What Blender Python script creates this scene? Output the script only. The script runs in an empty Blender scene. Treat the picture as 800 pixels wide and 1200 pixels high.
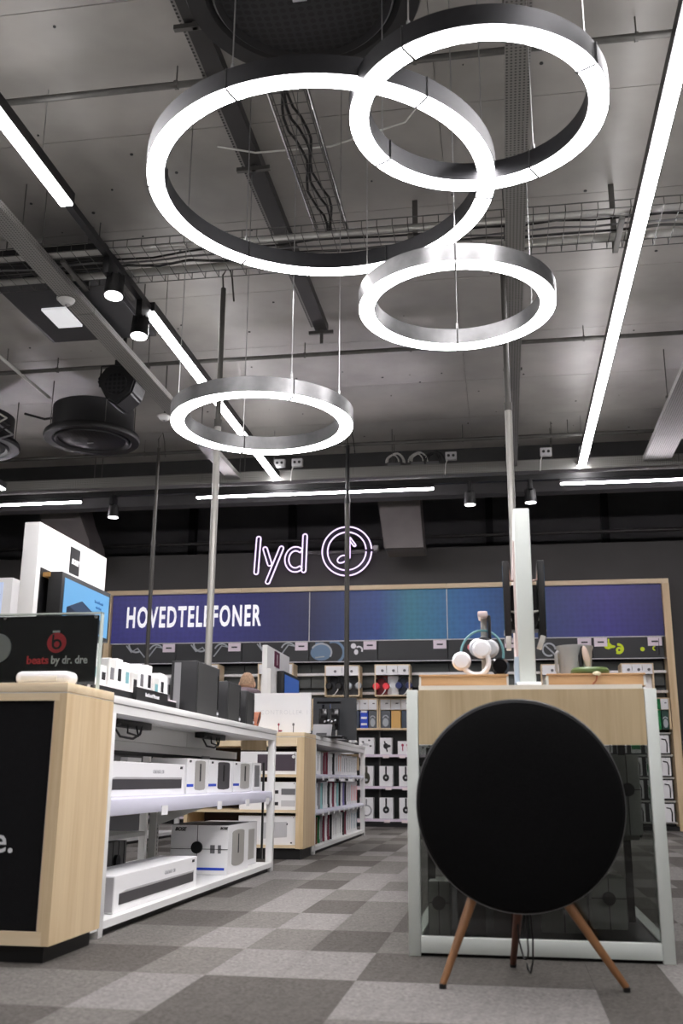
import bpy, bmesh, math, random
from mathutils import Matrix, Vector
from math import pi, sin, cos, radians as rad
random.seed(7)
S = bpy.context.scene
C = S.collection

# ------------------------------------------------------------------ camera, world, exposure
H, PITCH, YAW, ROLL = 0.65, rad(15.0), rad(9.2), rad(0.4)
cd = bpy.data.cameras.new('camera'); cam = bpy.data.objects.new('camera', cd); C.objects.link(cam)
fw = Vector((-sin(YAW)*cos(PITCH), cos(YAW)*cos(PITCH), sin(PITCH)))
r0 = Vector((cos(YAW), sin(YAW), 0)); u0 = r0.cross(fw)
rr = r0*cos(ROLL) + u0*sin(ROLL); uu = u0*cos(ROLL) - r0*sin(ROLL)
cam.matrix_world = Matrix(((rr.x, uu.x, -fw.x, 0), (rr.y, uu.y, -fw.y, 0), (rr.z, uu.z, -fw.z, H), (0, 0, 0, 1)))
cd.sensor_fit = 'VERTICAL'; cd.sensor_height = 36; cd.sensor_width = 24; cd.lens = 35
cd.clip_start = 0.05; cd.clip_end = 100
cd.dof.use_dof = True; cd.dof.focus_distance = 7.0; cd.dof.aperture_fstop = 3.2
S.camera = cam
w = bpy.data.worlds.new('world'); S.world = w; w.use_nodes = True
w.node_tree.nodes['Background'].inputs[0].default_value = (.8, .8, .85, 1)
w.node_tree.nodes['Background'].inputs[1].default_value = 0.05
S.view_settings.view_transform = 'Standard'; S.view_settings.look = 'None'
S.view_settings.exposure = 0.85; S.view_settings.gamma = 1; S.view_settings.use_curve_mapping = False
LAMP = 27.0       # strength of the tube and ring diffusers

# ------------------------------------------------------------------ materials
def lin(c):
    return tuple(((v/255)/12.92 if v/255 <= .04045 else ((v/255+.055)/1.055)**2.4) for v in c)
MATS = {}
def mat(name, rgb, rough=.5, metal=0, emit=0, spec=.5, coat=0, var=0, vscale=8, bump=0, bscale=60, stretch=None):
    if name in MATS: return MATS[name]
    m = bpy.data.materials.new(name); m.use_nodes = True; nt = m.node_tree; b = nt.nodes['Principled BSDF']
    col = (*lin(rgb), 1)
    b.inputs['Base Color'].default_value = col; b.inputs['Roughness'].default_value = rough
    b.inputs['Metallic'].default_value = metal; b.inputs['Specular IOR Level'].default_value = spec
    b.inputs['Coat Weight'].default_value = coat
    if emit:
        b.inputs['Emission Color'].default_value = col; b.inputs['Emission Strength'].default_value = emit
    if var or bump:
        tc = nt.nodes.new('ShaderNodeTexCoord'); mp = nt.nodes.new('ShaderNodeMapping')
        nt.links.new(tc.outputs['Object'], mp.inputs[0])
        if stretch: mp.inputs['Scale'].default_value = stretch
    if var:
        n = nt.nodes.new('ShaderNodeTexNoise'); n.inputs['Scale'].default_value = vscale; n.inputs['Detail'].default_value = 4
        nt.links.new(mp.outputs[0], n.inputs['Vector'])
        r = nt.nodes.new('ShaderNodeMapRange'); r.inputs[1].default_value = .3; r.inputs[2].default_value = .7
        r.inputs[3].default_value = 1-var; r.inputs[4].default_value = 1+var
        nt.links.new(n.outputs[0], r.inputs[0])
        mx = nt.nodes.new('ShaderNodeVectorMath'); mx.operation = 'SCALE'; mx.inputs[0].default_value = col[:3]
        nt.links.new(r.outputs[0], mx.inputs['Scale']); nt.links.new(mx.outputs[0], b.inputs['Base Color'])
    if bump:
        n = nt.nodes.new('ShaderNodeTexNoise'); n.inputs['Scale'].default_value = bscale
        nt.links.new(mp.outputs[0], n.inputs['Vector'])
        bp = nt.nodes.new('ShaderNodeBump'); bp.inputs['Strength'].default_value = bump; bp.inputs['Distance'].default_value = .01
        nt.links.new(n.outputs[0], bp.inputs['Height']); nt.links.new(bp.outputs[0], b.inputs['Normal'])
    MATS[name] = m
    return m

def wood(name, a, b_, axis='Z', rough=.45):
    if name in MATS: return MATS[name]
    m = bpy.data.materials.new(name); m.use_nodes = True; nt = m.node_tree; b = nt.nodes['Principled BSDF']
    tc = nt.nodes.new('ShaderNodeTexCoord'); mp = nt.nodes.new('ShaderNodeMapping')
    sc = {'Z': (9, 9, .5), 'X': (.5, 9, 9), 'Y': (9, .5, 9)}[axis]
    mp.inputs['Scale'].default_value = sc
    n = nt.nodes.new('ShaderNodeTexNoise'); n.inputs['Scale'].default_value = 1.6; n.inputs['Detail'].default_value = 6; n.inputs['Distortion'].default_value = .6
    n2 = nt.nodes.new('ShaderNodeTexNoise'); n2.inputs['Scale'].default_value = 11; n2.inputs['Detail'].default_value = 3
    mixf = nt.nodes.new('ShaderNodeMath'); mixf.operation = 'MULTIPLY_ADD'; mixf.inputs[1].default_value = .35
    cr = nt.nodes.new('ShaderNodeValToRGB')
    cr.color_ramp.elements[0].position = .38; cr.color_ramp.elements[0].color = (*lin(b_), 1)
    cr.color_ramp.elements[1].position = .95; cr.color_ramp.elements[1].color = (*lin(a), 1)
    nt.links.new(tc.outputs['Object'], mp.inputs[0]); nt.links.new(mp.outputs[0], n.inputs['Vector']); nt.links.new(mp.outputs[0], n2.inputs['Vector'])
    nt.links.new(n2.outputs[0], mixf.inputs[0]); nt.links.new(n.outputs[0], mixf.inputs[2])
    nt.links.new(mixf.outputs[0], cr.inputs[0]); nt.links.new(cr.outputs[0], b.inputs['Base Color'])
    b.inputs['Roughness'].default_value = rough
    MATS[name] = m
    return m

def perforated(name, rgb, hole, scale=28, radius=.3, rough=.45, metal=.6):
    if name in MATS: return MATS[name]
    m = bpy.data.materials.new(name); m.use_nodes = True; nt = m.node_tree; b = nt.nodes['Principled BSDF']
    tc = nt.nodes.new('ShaderNodeTexCoord')
    v = nt.nodes.new('ShaderNodeVectorMath'); v.operation = 'SCALE'; v.inputs['Scale'].default_value = scale
    f = nt.nodes.new('ShaderNodeVectorMath'); f.operation = 'FRACTION'
    s = nt.nodes.new('ShaderNodeVectorMath'); s.operation = 'SUBTRACT'; s.inputs[1].default_value = (.5, .5, .5)
    sp = nt.nodes.new('ShaderNodeSeparateXYZ'); 
    nt.links.new(tc.outputs['Object'], v.inputs[0]); nt.links.new(v.outputs[0], f.inputs[0]); nt.links.new(f.outputs[0], s.inputs[0])
    # distance in the two axes along the surface: pick by normal
    ge = nt.nodes.new('ShaderNodeNewGeometry'); ab = nt.nodes.new('ShaderNodeVectorMath'); ab.operation = 'ABSOLUTE'
    om = nt.nodes.new('ShaderNodeVectorMath'); om.operation = 'SUBTRACT'; om.inputs[0].default_value = (1, 1, 1)
    mu = nt.nodes.new('ShaderNodeVectorMath'); mu.operation = 'MULTIPLY'
    le = nt.nodes.new('ShaderNodeVectorMath'); le.operation = 'LENGTH'
    nt.links.new(ge.outputs['True Normal'], ab.inputs[0]); nt.links.new(ab.outputs[0], om.inputs[1])
    nt.links.new(s.outputs[0], mu.inputs[0]); nt.links.new(om.outputs[0], mu.inputs[1]); nt.links.new(mu.outputs[0], le.inputs[0])
    lt = nt.nodes.new('ShaderNodeMath'); lt.operation = 'LESS_THAN'; lt.inputs[1].default_value = radius
    nt.links.new(le.outputs['Value'], lt.inputs[0])
    mx = nt.nodes.new('ShaderNodeMix'); mx.data_type = 'RGBA'
    mx.inputs[6].default_value = (*lin(rgb), 1); mx.inputs[7].default_value = (*lin(hole), 1)
    nt.links.new(lt.outputs[0], mx.inputs[0]); nt.links.new(mx.outputs[2], b.inputs['Base Color'])
    b.inputs['Roughness'].default_value = rough; b.inputs['Metallic'].default_value = metal
    MATS[name] = m
    return m

def lamp_mat(name, rgb, k):
    if name in MATS: return MATS[name]
    m = bpy.data.materials.new(name); m.use_nodes = True; nt = m.node_tree
    nt.nodes.remove(nt.nodes['Principled BSDF'])
    e = nt.nodes.new('ShaderNodeEmission'); e.inputs[0].default_value = (*rgb, 1); e.inputs[1].default_value = k
    nt.links.new(e.outputs[0], nt.nodes['Material Output'].inputs[0])
    MATS[name] = m
    return m

def glass_mat(name, tint, gloss=.08, rough=.02):
    m = bpy.data.materials.new(name); m.use_nodes = True; nt = m.node_tree
    nt.nodes.remove(nt.nodes['Principled BSDF'])
    t = nt.nodes.new('ShaderNodeBsdfTransparent'); t.inputs[0].default_value = (*tint, 1)
    g = nt.nodes.new('ShaderNodeBsdfGlossy'); g.inputs['Roughness'].default_value = rough
    fr = nt.nodes.new('ShaderNodeFresnel'); fr.inputs[0].default_value = 1.5
    ad = nt.nodes.new('ShaderNodeMath'); ad.operation = 'MULTIPLY_ADD'; ad.inputs[1].default_value = 1.0; ad.inputs[2].default_value = gloss
    mx = nt.nodes.new('ShaderNodeMixShader')
    nt.links.new(fr.outputs[0], ad.inputs[0]); nt.links.new(ad.outputs[0], mx.inputs[0])
    nt.links.new(t.outputs[0], mx.inputs[1]); nt.links.new(g.outputs[0], mx.inputs[2])
    nt.links.new(mx.outputs[0], nt.nodes['Material Output'].inputs[0])
    MATS[name] = m
    return m

WHITE = mat('white_lacquer', (232, 232, 230), .35)
WHITE2 = mat('white_carton', (236, 236, 236), .5)
OFFW = mat('offwhite_metal', (205, 205, 200), .4)
BLACK = mat('black_matte', (11, 11, 12), .5)
BLACKG = mat('black_gloss', (10, 10, 12), .12)
DARK = mat('dark_grey', (42, 42, 44), .55)
DARK2 = mat('charcoal', (21, 21, 23), .5)
GREYC = mat('grey_plastic', (110, 110, 112), .5)
MIDG = mat('mid_grey_print', (150, 150, 152), .5)
LTG = mat('light_grey_print', (196, 196, 198), .5)
STEEL = mat('galvanised_steel', (150, 150, 148), .35, .8, var=.15, vscale=12)
STEELD = mat('dull_steel', (96, 95, 92), .45, .6, var=.15, vscale=10)
ALU = mat('brushed_aluminium', (128, 128, 126), .38, .7, var=.1, vscale=30)
CHROME = mat('chrome', (210, 210, 210), .12, 1)
WIRE = mat('mesh_wire', (92, 92, 90), .45, .5)
WOODZ = wood('oak_vertical', (226, 205, 168), (200, 172, 130), 'Z')
WOODX = wood('oak_horizontal', (234, 216, 184), (214, 190, 150), 'X')
WOODY = wood('oak_lengthwise', (226, 205, 168), (196, 166, 122), 'Y')
WOODG = wood('greyed_oak', (205, 186, 150), (172, 150, 115), 'Z')
PINE = wood('pine_tray', (206, 168, 122), (168, 122, 80), 'X')
TEAK = wood('teak_leg', (150, 106, 66), (104, 68, 42), 'Z', .4)
FABRIC = mat('black_speaker_cloth', (9, 9, 10), .95, var=.25, vscale=120, bump=.4, bscale=500, spec=.15)
PANELB = mat('black_panel_cloth', (17, 17, 19), .9, spec=.2, var=.1, vscale=60, bump=.15, bscale=300)
BLUE = mat('blue_print', (30, 70, 190), .5)
RED = mat('red_print', (255, 70, 80), .5)
GREEN = mat('green_print', (24, 130, 70), .5)
YELLOW = mat('lime_print', (205, 225, 30), .5)
PINK = mat('blush_print', (214, 120, 120), .5)
ORANGE = mat('orange_print', (225, 120, 60), .5)
TAGY = mat('yellow_price', (240, 225, 110), .5)
LEATHER = mat('tan_leather', (150, 82, 46), .5, var=.2, vscale=20)
SKIN = mat('skin', (214, 172, 142), .5)
HAIR = mat('short_brown_hair', (176, 146, 118), .8, var=.3, vscale=60)
JACKET = mat('mauve_grey_jacket', (110, 95, 100), .8, var=.15, vscale=20)
JEANS = mat('dark_jeans', (40, 46, 62), .8, var=.15, vscale=30)
CERAM = mat('grey_bucket', (168, 170, 170), .5)
OLIVE = mat('olive_green_enamel', (92, 112, 62), .4)
TEALP = mat('teal_plastic', (110, 160, 165), .3)
RINGL = lamp_mat('ring_diffuser', (1, .965, .99), LAMP)
TUBEL = lamp_mat('tube_diffuser', (1, .965, .99), LAMP*1.1)
WALLL = lamp_mat('wall_tube_diffuser', (1, .92, 1), LAMP*1.9)
UPL = lamp_mat('upward_diffuser', (1, .97, .98), LAMP*.22)
SPOTL = lamp_mat('spot_lens', (1, .97, 1), 8)
NEON = lamp_mat('violet_neon', (.82, .62, 1), 1.1)
TINT = glass_mat('smoked_glass', (.46, .48, .46), .02)
CLEAR = glass_mat('clear_glass', (.9, .93, .92), .0)
PERF = perforated('perforated_tray', (150, 149, 145), (88, 88, 86), 42, .27, .5, .3)
PERFD = perforated('perforated_grille', (30, 30, 32), (4, 4, 4), 22, .34, .5, .3)

# ------------------------------------------------------------------ helpers
ROOT = {}   # object name -> matrix of its top-level thing
def mesh_from(bm, name):
    me = bpy.data.meshes.new(name); bmesh.ops.recalc_face_normals(bm, faces=bm.faces); bm.to_mesh(me); bm.free()
    return me
def smooth(me, ang=35):
    for p in me.polygons: p.use_smooth = True
    try: me.set_sharp_from_angle(angle=rad(ang))
    except Exception: pass
def obj(name, bm, m, parent=None, sm=True):
    """bm is in world coordinates; a part is moved into the frame of its thing"""
    if parent is not None:
        M = ROOT[parent.name]; bm.transform(M.inverted())
    me = mesh_from(bm, name) if not isinstance(bm, bpy.types.Mesh) else bm
    me.materials.append(m)
    if sm: smooth(me)
    o = bpy.data.objects.new(name, me); C.objects.link(o)
    if parent is not None:
        o.parent = parent; ROOT[o.name] = ROOT[parent.name]
    else:
        ROOT[o.name] = Matrix.Identity(4)
    return o
def tag(o, label=None, cat=None, group=None, kind=None):
    if label: o['label'] = label
    if cat: o['category'] = cat
    if group: o['group'] = group
    if kind: o['kind'] = kind
    return o
def thing(name, label, cat, loc=(0, 0, 0), rz=0, group=None):
    o = bpy.data.objects.new(name, None); C.objects.link(o); o.empty_display_size = .05
    o.location = loc; o.rotation_euler = (0, 0, rz)
    ROOT[o.name] = Matrix.Translation(loc) @ Matrix.Rotation(rz, 4, 'Z')
    return tag(o, label, cat, group)
def solo(name, bm, m, label, cat, group=None):
    """a thing that is one mesh; origin at its base"""
    xs = [v.co for v in bm.verts]
    c = Vector(((min(v.x for v in xs)+max(v.x for v in xs))/2, (min(v.y for v in xs)+max(v.y for v in xs))/2, min(v.z for v in xs)))
    bm.transform(Matrix.Translation(-c))
    o = obj(name, bm, m); o.location = c; ROOT[o.name] = Matrix.Translation(c)
    return tag(o, label, cat, group)
def struct(name, bm, m, parent=None):
    o = obj(name, bm, m, parent)
    if parent is None: o['kind'] = 'structure'
    return o
def dup(root, loc, rz=0, label=None):
    r = root.copy(); C.objects.link(r); r.location = loc; r.rotation_euler = (0, 0, rz)
    if label: r['label'] = label
    for ch in list(root.children):
        c = ch.copy(); C.objects.link(c); c.parent = r
        for g in list(ch.children):
            d = g.copy(); C.objects.link(d); d.parent = c
    return r
NB = bmesh.new
def box(bm, x0, x1, y0, y1, z0, z1, r=0, seg=2):
    if x0 > x1: x0, x1 = x1, x0
    if y0 > y1: y0, y1 = y1, y0
    if z0 > z1: z0, z1 = z1, z0
    t = bm if not r else bmesh.new()
    vs = [t.verts.new((x, y, z)) for x in (x0, x1) for y in (y0, y1) for z in (z0, z1)]
    for f in ((0, 1, 3, 2), (4, 6, 7, 5), (0, 4, 5, 1), (2, 3, 7, 6), (0, 2, 6, 4), (1, 5, 7, 3)):
        t.faces.new([vs[i] for i in f])
    if r:
        bmesh.ops.bevel(t, geom=list(t.edges), offset=r, segments=seg, profile=.5, affect='EDGES')
        merge(bm, t)
    return bm
def merge(bm, t):
    me = bpy.data.meshes.new('tmp'); t.to_mesh(me); t.free(); bm.from_mesh(me); bpy.data.meshes.remove(me)
def bx(*a, **k): return box(NB(), *a, **k)
def cyl(bm, p, q, r, seg=12, r2=None, caps=True):
    p, q = Vector(p), Vector(q); d = q-p
    if r2 is None: r2 = r
    M = d.to_track_quat('Z', 'Y').to_matrix()
    A = [bm.verts.new(p + M @ Vector((cos(2*pi*i/seg)*r, sin(2*pi*i/seg)*r, 0))) for i in range(seg)]
    B = [bm.verts.new(q + M @ Vector((cos(2*pi*i/seg)*r2, sin(2*pi*i/seg)*r2, 0))) for i in range(seg)]
    for i in range(seg): bm.faces.new((A[i], A[(i+1) % seg], B[(i+1) % seg], B[i]))
    if caps: bm.faces.new(A[::-1]); bm.faces.new(B)
    return bm
def tube(bm, pts, r, seg=6, closed=False, radii=None):
    pts = [Vector(p) for p in pts]; n = len(pts); rings = []
    up = None
    for i, p in enumerate(pts):
        a = pts[(i-1) % n] if (closed or i > 0) else p; b = pts[(i+1) % n] if (closed or i < n-1) else p
        d = (b-a).normalized()
        if up is None:
            up = Vector((0, 0, 1)) if abs(d.z) < .9 else Vector((1, 0, 0))
        x = d.cross(up)
        if x.length < 1e-4: x = d.cross(Vector((1, 0, 0)))
        x.normalize(); y = x.cross(d).normalized(); up = y
        R = radii[i] if radii else r
        rings.append([bm.verts.new(p + x*cos(2*pi*k/seg)*R + y*sin(2*pi*k/seg)*R) for k in range(seg)])
    for i in range(n if closed else n-1):
        A, B = rings[i], rings[(i+1) % n]
        for k in range(seg): bm.faces.new((A[k], A[(k+1) % seg], B[(k+1) % seg], B[k]))
    if not closed: bm.faces.new(rings[0][::-1]); bm.faces.new(rings[-1])
    return bm
def lathe(bm, c, prof, seg=32, axis='Z', a0=0, a1=2*pi):
    """prof: list of (radius, height) along the axis from centre c"""
    c = Vector(c); full = abs(a1-a0-2*pi) < 1e-6; n = seg if full else seg+1; rings = []
    for (r, h) in prof:
        ring = []
        for i in range(n):
            t = a0+(a1-a0)*i/seg
            v = {'Z': (r*cos(t), r*sin(t), h), 'Y': (r*cos(t), h, r*sin(t)), 'X': (h, r*cos(t), r*sin(t))}[axis]
            ring.append(bm.verts.new(c+Vector(v)))
        rings.append(ring)
    for A, B in zip(rings, rings[1:]):
        for i in range(n if full else n-1):
            bm.faces.new((A[i], A[(i+1) % n], B[(i+1) % n], B[i]))
    bmesh.ops.remove_doubles(bm, verts=bm.verts, dist=1e-5)
    return bm
def disc(bm, c, r, t, axis='Y', seg=24):
    return lathe(bm, c, [(0, 0), (r, 0), (r, t), (0, t)], seg, axis)
def ellip(bm, c, r, seg=20, rings=12):
    c = Vector(c); R = []
    bmesh.ops.create_uvsphere(bm, u_segments=seg, v_segments=rings, radius=1, matrix=Matrix.Translation(c) @ Matrix.Diagonal((*r, 1)))
    return bm
def ringband(bm, c, ri, ro, z0, z1, a0=0, a1=2*pi, seg=96):
    prof = [(ri, z0), (ro, z0), (ro, z1), (ri, z1)]; c = Vector(c)
    full = abs(a1-a0-2*pi) < 1e-6; n = seg if full else seg+1; R = []
    for i in range(n):
        t = a0+(a1-a0)*i/seg
        R.append([bm.verts.new(c+Vector((r*cos(t), r*sin(t), z))) for r, z in prof])
    for i in range(n if full else n-1):
        A, B = R[i], R[(i+1) % n]
        for k in range(4): bm.faces.new((A[k], A[(k+1) % 4], B[(k+1) % 4], B[k]))
    if not full: bm.faces.new(R[0]); bm.faces.new(R[-1][::-1])
    return bm
def prism(bm, pts, a, b, axis='Y'):
    """extrude a 2D outline (u,v) between a and b along axis; Y: (x,z); X: (y,z); Z: (x,y)"""
    f = {'Y': lambda u, v, h: (u, h, v), 'X': lambda u, v, h: (h, u, v), 'Z': lambda u, v, h: (u, v, h)}[axis]
    A = [bm.verts.new(f(u, v, a)) for u, v in pts]; B = [bm.verts.new(f(u, v, b)) for u, v in pts]
    n = len(pts); bm.faces.new(A); bm.faces.new(B[::-1])
    for i in range(n): bm.faces.new((A[i], A[(i+1) % n], B[(i+1) % n], B[i]))
    return bm
FM = {'front': Matrix(((1, 0, 0), (0, 0, -1), (0, 1, 0))), 'aisle': Matrix(((0, 0, 1), (1, 0, 0), (0, 1, 0)))}
def text(name, body, size, m, parent, at, face='front', sx=1, align='CENTER', bold=0, depth=.001, shear=0, spacing=1):
    cu = bpy.data.curves.new('t', 'FONT'); cu.body = body; cu.size = size; cu.extrude = depth; cu.offset = bold
    cu.align_x = align; cu.shear = shear; cu.space_character = spacing; cu.resolution_u = 3
    t = bpy.data.objects.new('t', cu); C.objects.link(t)
    me = bpy.data.meshes.new_from_object(t.evaluated_get(bpy.context.evaluated_depsgraph_get()))
    bpy.data.objects.remove(t)
    bm = bmesh.new(); bm.from_mesh(me); bpy.data.meshes.remove(me)
    bm.transform(Matrix.Diagonal((sx, 1, 1, 1))); bm.transform(Matrix.Translation(at) @ FM[face].to_4x4())
    return obj(name, bm, m, parent, sm=False)
ORD = ['first', 'second', 'third', 'fourth', 'fifth', 'sixth', 'seventh', 'eighth', 'ninth', 'tenth', 'eleventh', 'twelfth',
       'thirteenth', 'fourteenth', 'fifteenth', 'sixteenth', 'seventeenth', 'eighteenth', 'nineteenth', 'twentieth']

# ================================================================== SETTING
CEIL = 5.0
floor = struct('floor', bx(-10, 5.2, -5, 17, -.06, -.006), mat('carpet_base', (80, 78, 76), .95))
def carpet(name, c): return mat(name, c, .97, var=.3, vscale=95, bump=.6, bscale=300, spec=.1)
CT = [carpet('carpet_light', (124, 121, 118)), carpet('carpet_mid', (106, 103, 99)), carpet('carpet_dark', (86, 83, 79))]
PW, PL, PY0 = .26, .555, 3.02
def tone(i, j):
    k = {(-1, 0): 0, (-1, -1): 1}
    rows = {0: '1100220000', 1: '2212100220', 2: '1210120010', 3: '2221010122', 4: '0121012211', 5: '2210101120'}
    rnd = random.Random(i*131+j*977)
    # columns of x from -1.82; rows of y from 3.02 (as photographed), farther rows continue the drift
    if 0 <= j <= 1 and 0 <= i < 8: return {0: [1, 1, 0, 2, 2, 0, 0, 0], 1: [2, 2, 1, 0, 0, 2, 2, 2]}[j][i]
    if 2 <= j <= 6 and 0 <= i < 8: return {2: [1, 1, 0, 1, 2, 1, 2, 1], 3: [2, 2, 1, 0, 1, 2, 1, 0], 4: [1, 1, 0, 2, 1, 2, 0, 1],
                                           5: [2, 1, 0, 1, 0, 1, 2, 1], 6: [0, 1, 2, 0, 1, 0, 1, 2]}[j][i]
    return (i+2*j+rnd.choice([0, 0, 1])) % 3
pmesh = []
for k in range(3):
    bm = bx(-PW/2+.0003, PW/2-.0003, -PL/2+.0003, PL/2-.0003, 0, .006)
    me = mesh_from(bm, 'carpet_plank'); me.materials.append(CT[k]); pmesh.append(me)
far = [NB(), NB(), NB()]
for j in range(-14, 26):
    for i in range(-31, 27):
        x = -1.82+PW*(i+.5); y = PY0+PL*(j+.5)
        if not (-10 < x-PW/2 and x+PW/2 < 5.2 and -5 < y-PL/2 and y+PL/2 < 14.9): continue
        k = tone(i, j)
        if (-1.85 < x < (.9 if y < 4.2 else 2.4) and 2.6 < y < 9.9) and not (-.39 < x < .59 and 4.6 < y < 7):
            o = bpy.data.objects.new('carpet_plank', pmesh[k]); C.objects.link(o); o.location = (x, y, -.006); o.parent = floor
        else:
            box(far[k], x-PW/2+.0003, x+PW/2-.0003, y-PL/2+.0003, y+PL/2-.0003, -.006, 0)
for k in range(3):
    o = obj('carpet_planks', far[k], CT[k], floor, sm=False); o['kind'] = 'stuff'

CONC = mat('ceiling_concrete', (150, 147, 142), .36, var=.2, vscale=1.3, bump=.25, bscale=5, spec=.4)
ceiling = struct('ceiling', bx(-10, 5.2, -5, 12.95, CEIL+.03, CEIL+.2), mat('ceiling_joint', (90, 88, 86), .8))
for k in range(15):
    y = -5+1.2*k-.05
    for (a, b) in ((-10, -5.2), (-5.2, -.3), (-.3, 5.2)):
        obj('ceiling_slab', bx(a+.002, b-.002, max(-5, y)+.003, min(12.95, y+1.2)-.003, CEIL, CEIL+.031), CONC, ceiling, sm=False)
rnd = random.Random(3)
bm = NB()
for k in range(110):
    x = rnd.uniform(-5, 3); y = rnd.uniform(4, 12.8); r = rnd.uniform(.004, .014)
    cyl(bm, (x, y, CEIL-.006), (x, y, CEIL+.001), r, 6)
o = obj('drill_marks', bm, DARK, ceiling, sm=False); o['kind'] = 'stuff'
VOID = mat('void_paint', (66, 66, 66), .8, var=.1, vscale=3)
BULK = mat('grey_wall_paint', (78, 77, 75), .7, var=.05, vscale=2)
wall_back = struct('wall_back', bx(-10, 5.2, 14.95, 15.05, 0, 4.09), BULK)
wall_beyond = struct('wall_upper', bx(-10, 5.2, 16.6, 16.7, 0, 6.6), mat('void_wall', (98, 98, 98), .8, var=.1, vscale=2))
for x in (-8.2, -5.4, -3.6, -.2, 1.7, 3.4):
    obj('wall_post', bx(x, x+.12, 16.45, 16.6, 4, 6.6), BLACK, wall_beyond)
struct('trim_1', bx(-10, 5.2, 12.95, 13.15, 4.35, 6.6), VOID)
struct('trim_2', bx(-10, 5.2, 13.15, 17, 6.5, 6.6), VOID)
struct('trim_3', bx(-10, 5.2, 15.05, 16.6, 4.0, 4.05), VOID)
struct('wall_left', bx(-10.1, -10, -5, 17, 0, 6.6), BULK)
struct('wall_right', bx(5.2, 5.3, -5, 17, 0, 6.6), BULK)
struct('wall_front', bx(-10, 5.2, -5.1, -5, 0, 6.6), mat('shopfront_wall', (120, 118, 116), .7))
# two raw concrete corbels hanging in the void over the wall unit
CORB = mat('corbel_concrete', (112, 108, 105), .75, var=.1, vscale=3)
o = solo('concrete_corbel', prism(NB(), [(-1.85, 6.5), (-1.2, 6.5), (-1.13, 5.0), (-1.06, 3.86), (-1.62, 3.86), (-1.78, 5.0)], 13.9, 14.5), CORB,
         'raw grey concrete corbel hanging above the blue sign, right of the violet neon circle', 'concrete beam')
o = solo('concrete_corbel', prism(NB(), [(-7.5, 6.5), (-6.9, 6.5), (-6.45, 5.0), (-6.3, 4.5), (-6.12, 4.1), (-6.1, 3.9), (-6.75, 3.9), (-7.1, 5.0)], 13.9, 14.5), CORB,
         'raw grey concrete corbel hanging behind the tall white display tower at left', 'concrete beam')
solo('sprinkler_pipe', cyl(NB(), (-9.9, 15.6, 4.42), (5.1, 15.6, 4.42), .03), STEELD, 'thin grey pipe crossing the dark void behind the neon lettering', 'pipe')

# ================================================================== CEILING FITTINGS
HOUS = mat('ring_housing', (88, 88, 88), .35, .75, var=.12, vscale=25)
HOUSD = mat('dark_ring_housing', (40, 40, 42), .4, .5, var=.1, vscale=25)
def ring_light(c, R, z, label, joints, cabs, hm):
    t = thing('ring_light', label, 'lamp', (c[0], c[1], z), 0, 'ring lights hung over the aisle')
    hb = ringband(NB(), (c[0], c[1], 0), R-.084, R+.004, z+.004, z+.095)
    h = obj('housing', hb, hm, t)
    n = len(joints)
    for k in range(n):
        a0 = rad(joints[k])+.004/R; a1 = rad(joints[(k+1) % n]+(360 if k == n-1 else 0))-.004/R
        obj('diffuser', ringband(NB(), (c[0], c[1], 0), R-.079, R-.001, z-.002, z+.006, a0, a1, max(12, int(96*(a1-a0)/6.28))), RINGL, t, sm=False)
        a = rad(joints[k])
        for q in (R+.005, R-.087):
            obj('joint_strip', cyl(NB(), (c[0]+q*cos(a), c[1]+q*sin(a), z), (c[0]+q*cos(a), c[1]+q*sin(a), z+.097), .004, 6), BLACK, h)
        jb = bx(-.083, -.0, -.0055, .0055, -.006, .002); jb.transform(Matrix.Translation((c[0]+R*cos(a), c[1]+R*sin(a), z)) @ Matrix.Rotation(a, 4, 'Z')); obj('face_joint', jb, DARK, h)
    for a in cabs:
        a = rad(a); x = c[0]+(R-.04)*cos(a); y = c[1]+(R-.04)*sin(a)
        cb = obj('suspension_cable', cyl(NB(), (x, y, z+.09), (x, y, CEIL), .003, 5), STEEL, t)
        obj('cable_grip', cyl(NB(), (x, y, z+.09), (x, y, z+.15), .008, 8), ALU, cb)
ring_light((-.802, 4.267), .848, 3.45, 'largest of the hanging ring lights, dark housing with white glow, left of centre', [12, 72, 132, 192, 252, 312], [12, 132, 252], HOUSD)
ring_light((-.027, 3.743), .548, 3.40, 'highest ring light at upper right, overlapping the largest ring', [60, 150, 240, 330], [60, 150, 240, 330], HOUSD)
ring_light((-.179, 4.942), .525, 3.10, 'hanging ring light just right of centre, below the two upper rings', [92, 272], [32, 92, 182, 272], HOUS)
ring_light((-1.413, 5.645), .558, 2.75, 'lowest ring light hanging over the left counter aisle', [118, 302], [118, 200, 302, 345], HOUS)

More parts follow.
